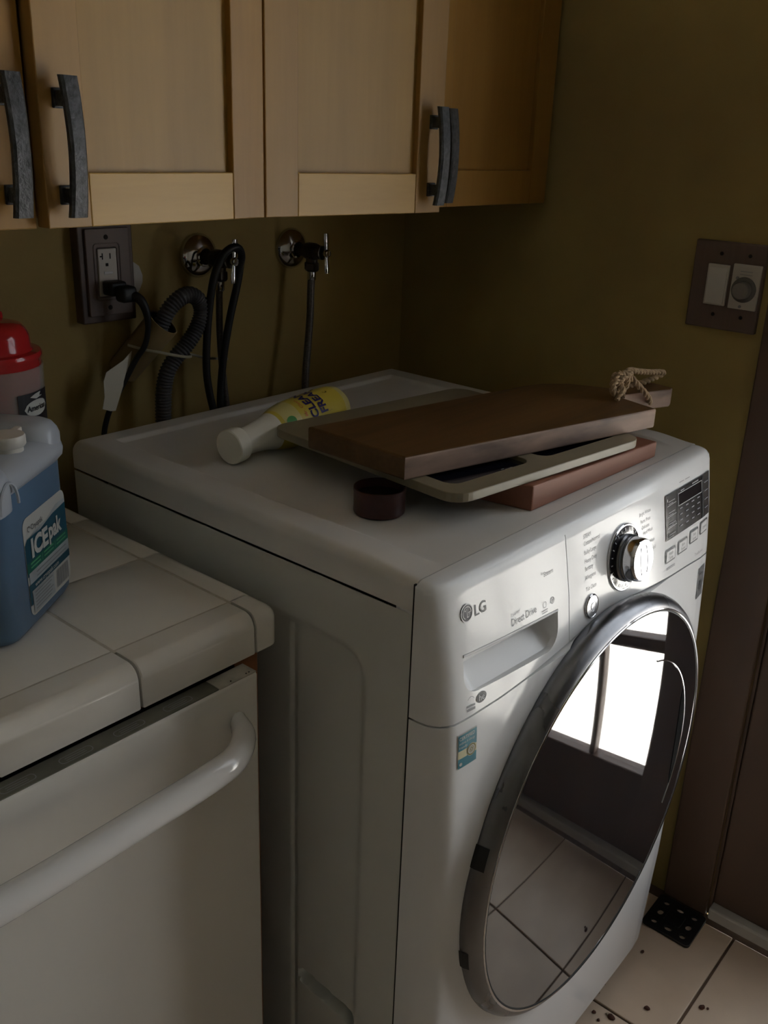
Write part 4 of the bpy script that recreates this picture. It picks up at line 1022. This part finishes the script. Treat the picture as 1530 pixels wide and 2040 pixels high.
# label (paper thickness, on the face y=0)
def jl(off=.0006): return lambda x, z: jm @ Vector((x, -off, z))
b = bm_new(); poly2d(b, rrect(.0435, .1425, .0165, .1245, .010, 5), jl(.0005)); jlab = obj('label', b, M['labelw'], jb)
b = bm_new(); poly2d(b, [(.0440, .0970), (.0500, .1020), (.0800, .1015), (.1100, .1070), (.1420, .1085), (.1420, .0620), (.0440, .0620)], jl(.0009)); obj('label_upper_print', b, M['tealdk'], jlab)
b = bm_new(); poly2d(b, [(.0440, .0985), (.0700, .1060), (.0950, .1060), (.1200, .1140), (.1420, .1130), (.1420, .1085), (.1100, .1070), (.0800, .1015), (.0500, .1020), (.0440, .0970)], jl(.0008)); poly2d(b, [(.0465, .0530), (.1420, .0530), (.1420, .0655), (.0465, .0655)], jl(.0011)); poly2d(b, rrect(.0500, .1000, .0190, .0435, .001, 2), jl(.0011)); obj('pale_print', b, M['labelg'], jlab)
b = bm_new(); poly2d(b, [(.0440, .0655), (.1420, .0655), (.1420, .0770), (.0440, .0770)], jl(.0012)); obj('green_print', b, M['darkgreen'], jlab)
b = bm_new(); poly2d(b, [(.0440, .0445), (.1420, .0445), (.1420, .0530), (.0440, .0530)], jl(.0012)); poly2d(b, [(.0440, .0300), (.0490, .0300), (.0490, .0450), (.0440, .0450)], jl(.0010)); obj('web_band', b, M['tealdk'], jlab)
b = bm_new()
V, Fc = text2d('ICE', .0275, 'LEFT', .045, .98); add2d(b, V, Fc, lambda u, v: jl(.0016)(.0550 + u, .0800 + v))
V, Fc = text2d('pak', .0262, 'LEFT', .035, .80); add2d(b, V, Fc, lambda u, v: jl(.0016)(.0965 + u, .0825 + v))
V, Fc = text2d('www.cryopak.com', .0072, 'LEFT', .01, 1.05); add2d(b, V, Fc, lambda u, v: jl(.0016)(.0560 + u, .0468 + v))
obj('lettering', b, M['labelw'], jlab)
b = bm_new(); V, Fc = text2d('Cryopak', .0080, 'LEFT', .01, .95); add2d(b, V, Fc, lambda u, v: jl(.0012)(.0600 + u, .1085 + v)); annulus(b, .0555, .1112, .0022, .0030, jl(.0012), a1=4.8); obj('brand_lettering', b, M['print'], jlab)
b = bm_new()
for k in range(3):
    for j in range(2): poly2d(b, [(.0510 + .031 * k, .0735 - .0042 * j), (.0735 + .031 * k, .0735 - .0042 * j), (.0735 + .031 * k, .0752 - .0042 * j), (.0510 + .031 * k, .0752 - .0042 * j)], jl(.0016))
for k in range(2): poly2d(b, [(.0775 + .031 * k, .0680), (.0781 + .031 * k, .0680), (.0781 + .031 * k, .0760), (.0775 + .031 * k, .0760)], jl(.0016))
obj('green_lines', b, mat('pale_green_print', (.10, .38, .18, 1), .5), jlab)
b = bm_new()
for k in range(6): poly2d(b, [(.0540, .0405 - .0037 * k), (.0960 - .003 * (k % 3), .0405 - .0037 * k), (.0960 - .003 * (k % 3), .0417 - .0037 * k), (.0540, .0417 - .0037 * k)], jl(.0015))
for k in range(2): poly2d(b, [(.0620, .0560 + .0045 * k), (.1340, .0560 + .0045 * k), (.1340, .0572 + .0045 * k), (.0620, .0572 + .0045 * k)], jl(.0015))
x = .1060
for k in range(15):
    wv = .0006 + .0007 * ((k * 7) % 3); poly2d(b, [(x, .0215), (x + wv, .0215), (x + wv, .0415), (x, .0415)], jl(.0015)); x += wv + .0007
obj('fine_print', b, M['printmid'], jlab)

# red-lidded canister behind the jug
cxy = Vector((-.1525, .5275, CZ + .0004)); cv = thing('canister', 'frosted plastic canister with shiny red lid behind the blue jug', 'canister', cxy)
b = bm_new(); lathe(b, [(.0520, 0), (.0560, .003), (.0575, .010), (.0600, .150), (.0612, .226), (.0618, .2295), (.0606, .2305), (.0598, .226), (.0586, .150), (.0560, .012), (.0500, .006)], cxy, (0, 0, 1), 64, False, False); obj('canister_wall', b, M['canister'], cv, True)
b = bm_new(); lathe(b, [(.0555, .008), (.0578, .140), (.0576, .166), (.0500, .170), (.0001, .171)], cxy, (0, 0, 1), 48); obj('contents', b, M['powder'], cv, True)
b = bm_new(); lathe(b, [(.0545, .176), (.0568, .178), (.0590, .2300), (.0596, .236), (.0604, .2385), (.0612, .2400), (.0614, .2435), (.0600, .2462), (.0520, .2472), (.0500, .2500), (.0488, .2640), (.0455, .2710), (.0410, .2760), (.0300, .2790), (.0001, .2800)], cxy, (0, 0, 1), 64); obj('red_lid', b, M['red'], cv, True)
b = bm_new(); box(b, -.040, .040, -.006, .006, .268, .286, .004, 3, Matrix.Translation(cxy) @ Matrix.Rotation(.6, 4, 'Z')); obj('lid_grip', b, M['red'], cv, True)
ang0 = math.atan2(CAM_LOC.y - cxy.y, CAM_LOC.x - cxy.x)     # towards the viewer's side of the room
def cyl(off=.0006):
    def f(s, z):
        r = interp(z, [0, .010, .150, .226], [.056, .0575, .0600, .0612]) + off; a = ang0 + .60 + s / .0605
        return cxy + Vector((r * math.cos(a), r * math.sin(a), z))
    return f
f = cyl()
b = bm_new()
def blob(bm, s0, s1, z0, z1, f, r=.004):
    nn = 10
    grid(bm, lambda u, v: f(s0 + (s1 - s0) * u, z0 + (z1 - z0) * v), nn, 3)
blob(b, -.008, .046, .158, .2035, f); obj('black_label', b, M['labelk'], cv)
b = bm_new(); V = []
E_ = [(.0190 + .0205 * math.cos(2 * PI * k / 32), .1490 + .0095 * math.sin(2 * PI * k / 32)) for k in range(32)]
for k in range(8):
    pass
def oval(bm, sc, zc, rs, rz, f, n=12):
    for i in range(n):
        a0_, a1_ = -1 + 2 * i / n, -1 + 2 * (i + 1) / n
        h0, h1 = math.sqrt(max(0, 1 - a0_ * a0_)), math.sqrt(max(0, 1 - a1_ * a1_))
        q = [(sc + rs * a0_, zc - rz * h0), (sc + rs * a1_, zc - rz * h1), (sc + rs * a1_, zc + rz * h1), (sc + rs * a0_, zc + rz * h0)]
        q = [p for k, p in enumerate(q) if k == 0 or (abs(p[0] - q[k - 1][0]) + abs(p[1] - q[k - 1][1])) > 1e-6]
        if len(q) == 4 and h0 < 1e-6: q = q[:3]
        if h1 < 1e-6: q = [q[0], q[1], q[-1]]
        poly2d(bm, q, f)
oval(b, .0190, .1850, .0200, .0095, cyl(.0010)); obj('white_oval', b, M['labelw'], cv)
b = bm_new(); V, Fc = text2d('American', .0098, 'CENTER', .02, .85); f2 = cyl(.0014); add2d(b, V, Fc, lambda u, v: f2(.0190 + u, .1822 + v)); obj('lettering', b, M['labelk'], cv)
b = bm_new(); poly2d(b, [(.008, .1985), (.016, .2015), (.027, .2025), (.024, .1985), (.030, .1975), (.018, .1955)], cyl(.0010)); obj('white_print', b, M['labelw'], cv)

# ================================================================== FLOOR THINGS
mp_ = [Vector((.736, -.0205)), Vector((.823, -.0145)), Vector((.8325, -.1087)), Vector((.7375, -.1172))]
mu = Vector((1, .02)).normalized(); mvv = Vector((-.02, -1)).normalized(); mo = Vector((.7375, -.0180))
mm = Matrix(((mu.x, mvv.x, 0, mo.x), (mu.y, mvv.y, 0, mo.y), (0, 0, 1, .0003), (0, 0, 0, 1)))
holes = []
for i in range(3):
    for j in range(3):
        if i == 1 and j == 1: continue
        cx_, cy_ = .0180 + .0293 * i, .0195 + .0293 * j
        holes.append(ringpts(cx_, cy_, .0058 if i != 1 else .0085, .0058 if j != 1 else .0075, 12)[::-1])
pm = thing('rubber_pad', 'square black pad with holes on the floor beside the washer', 'pad', (mo.x, mo.y, 0))
b = bm_new(); prism(b, rrect(0, .0945, 0, .0975, .009, 4), holes, 0, .0060, .0012, mm); obj('pad_grid', b, M['blackplast'], pm)
b = bm_new(); prism(b, rrect(.030, .065, .032, .066, .005, 3), [], .0050, .0085, .0015, mm); obj('pad_boss', b, M['blackplast'], pm)
cr = [(.5656, -.1168, .0048, 0, 'dark round crumb near the floor joint'), (.5068, -.0780, .0062, 0, 'biggest brown crumb in the bottom cluster by the washer'), (.4968, -.0503, .0036, 0, 'small dark crumb left of the bottom cluster'), (.6102, -.0242, .0034, 0, 'dark flake close to the washer foot'), (.5394, -.0364, .0030, 1, 'pale crumb beside the washer front'), (.6322, -.1884, .0052, 0, 'dark crumb on the next tile past the joint'), (.6373, -.1973, .0026, 0, 'tiny crumb beside the dark one past the joint'), (.6738, -.0539, .0036, 0, 'flat brown flake on the tile near the pad'), (.5613, -.0354, .0022, 0, 'tiny brown speck by the washer front'), (.5095, -.0700, .0034, 1, 'pale shell bit on the bottom crumb cluster'), (.4880, -.0640, .0030, 0, 'lowest brown speck at the bottom frame edge')]
for x, y, r, pale, lb in cr:
    b = bm_new(); bmesh.ops.create_icosphere(b, subdivisions=2, radius=r)
    for v in b.verts: v.co = Vector((v.co.x * 1.1, v.co.y * .85, max(v.co.z, -r * .45) * .62)) * (1 + random.uniform(-.16, .16))
    mz = min(v.co.z for v in b.verts)
    o = obj('crumb', b, M['crumbl'] if pale else M['crumb'], None, True); o.location = (x, y, -mz + .0002); o.rotation_euler = (0, 0, random.uniform(0, 6))
    tag(o, lb + ' on the beige floor', 'crumb', 'crumbs on the floor tiles')
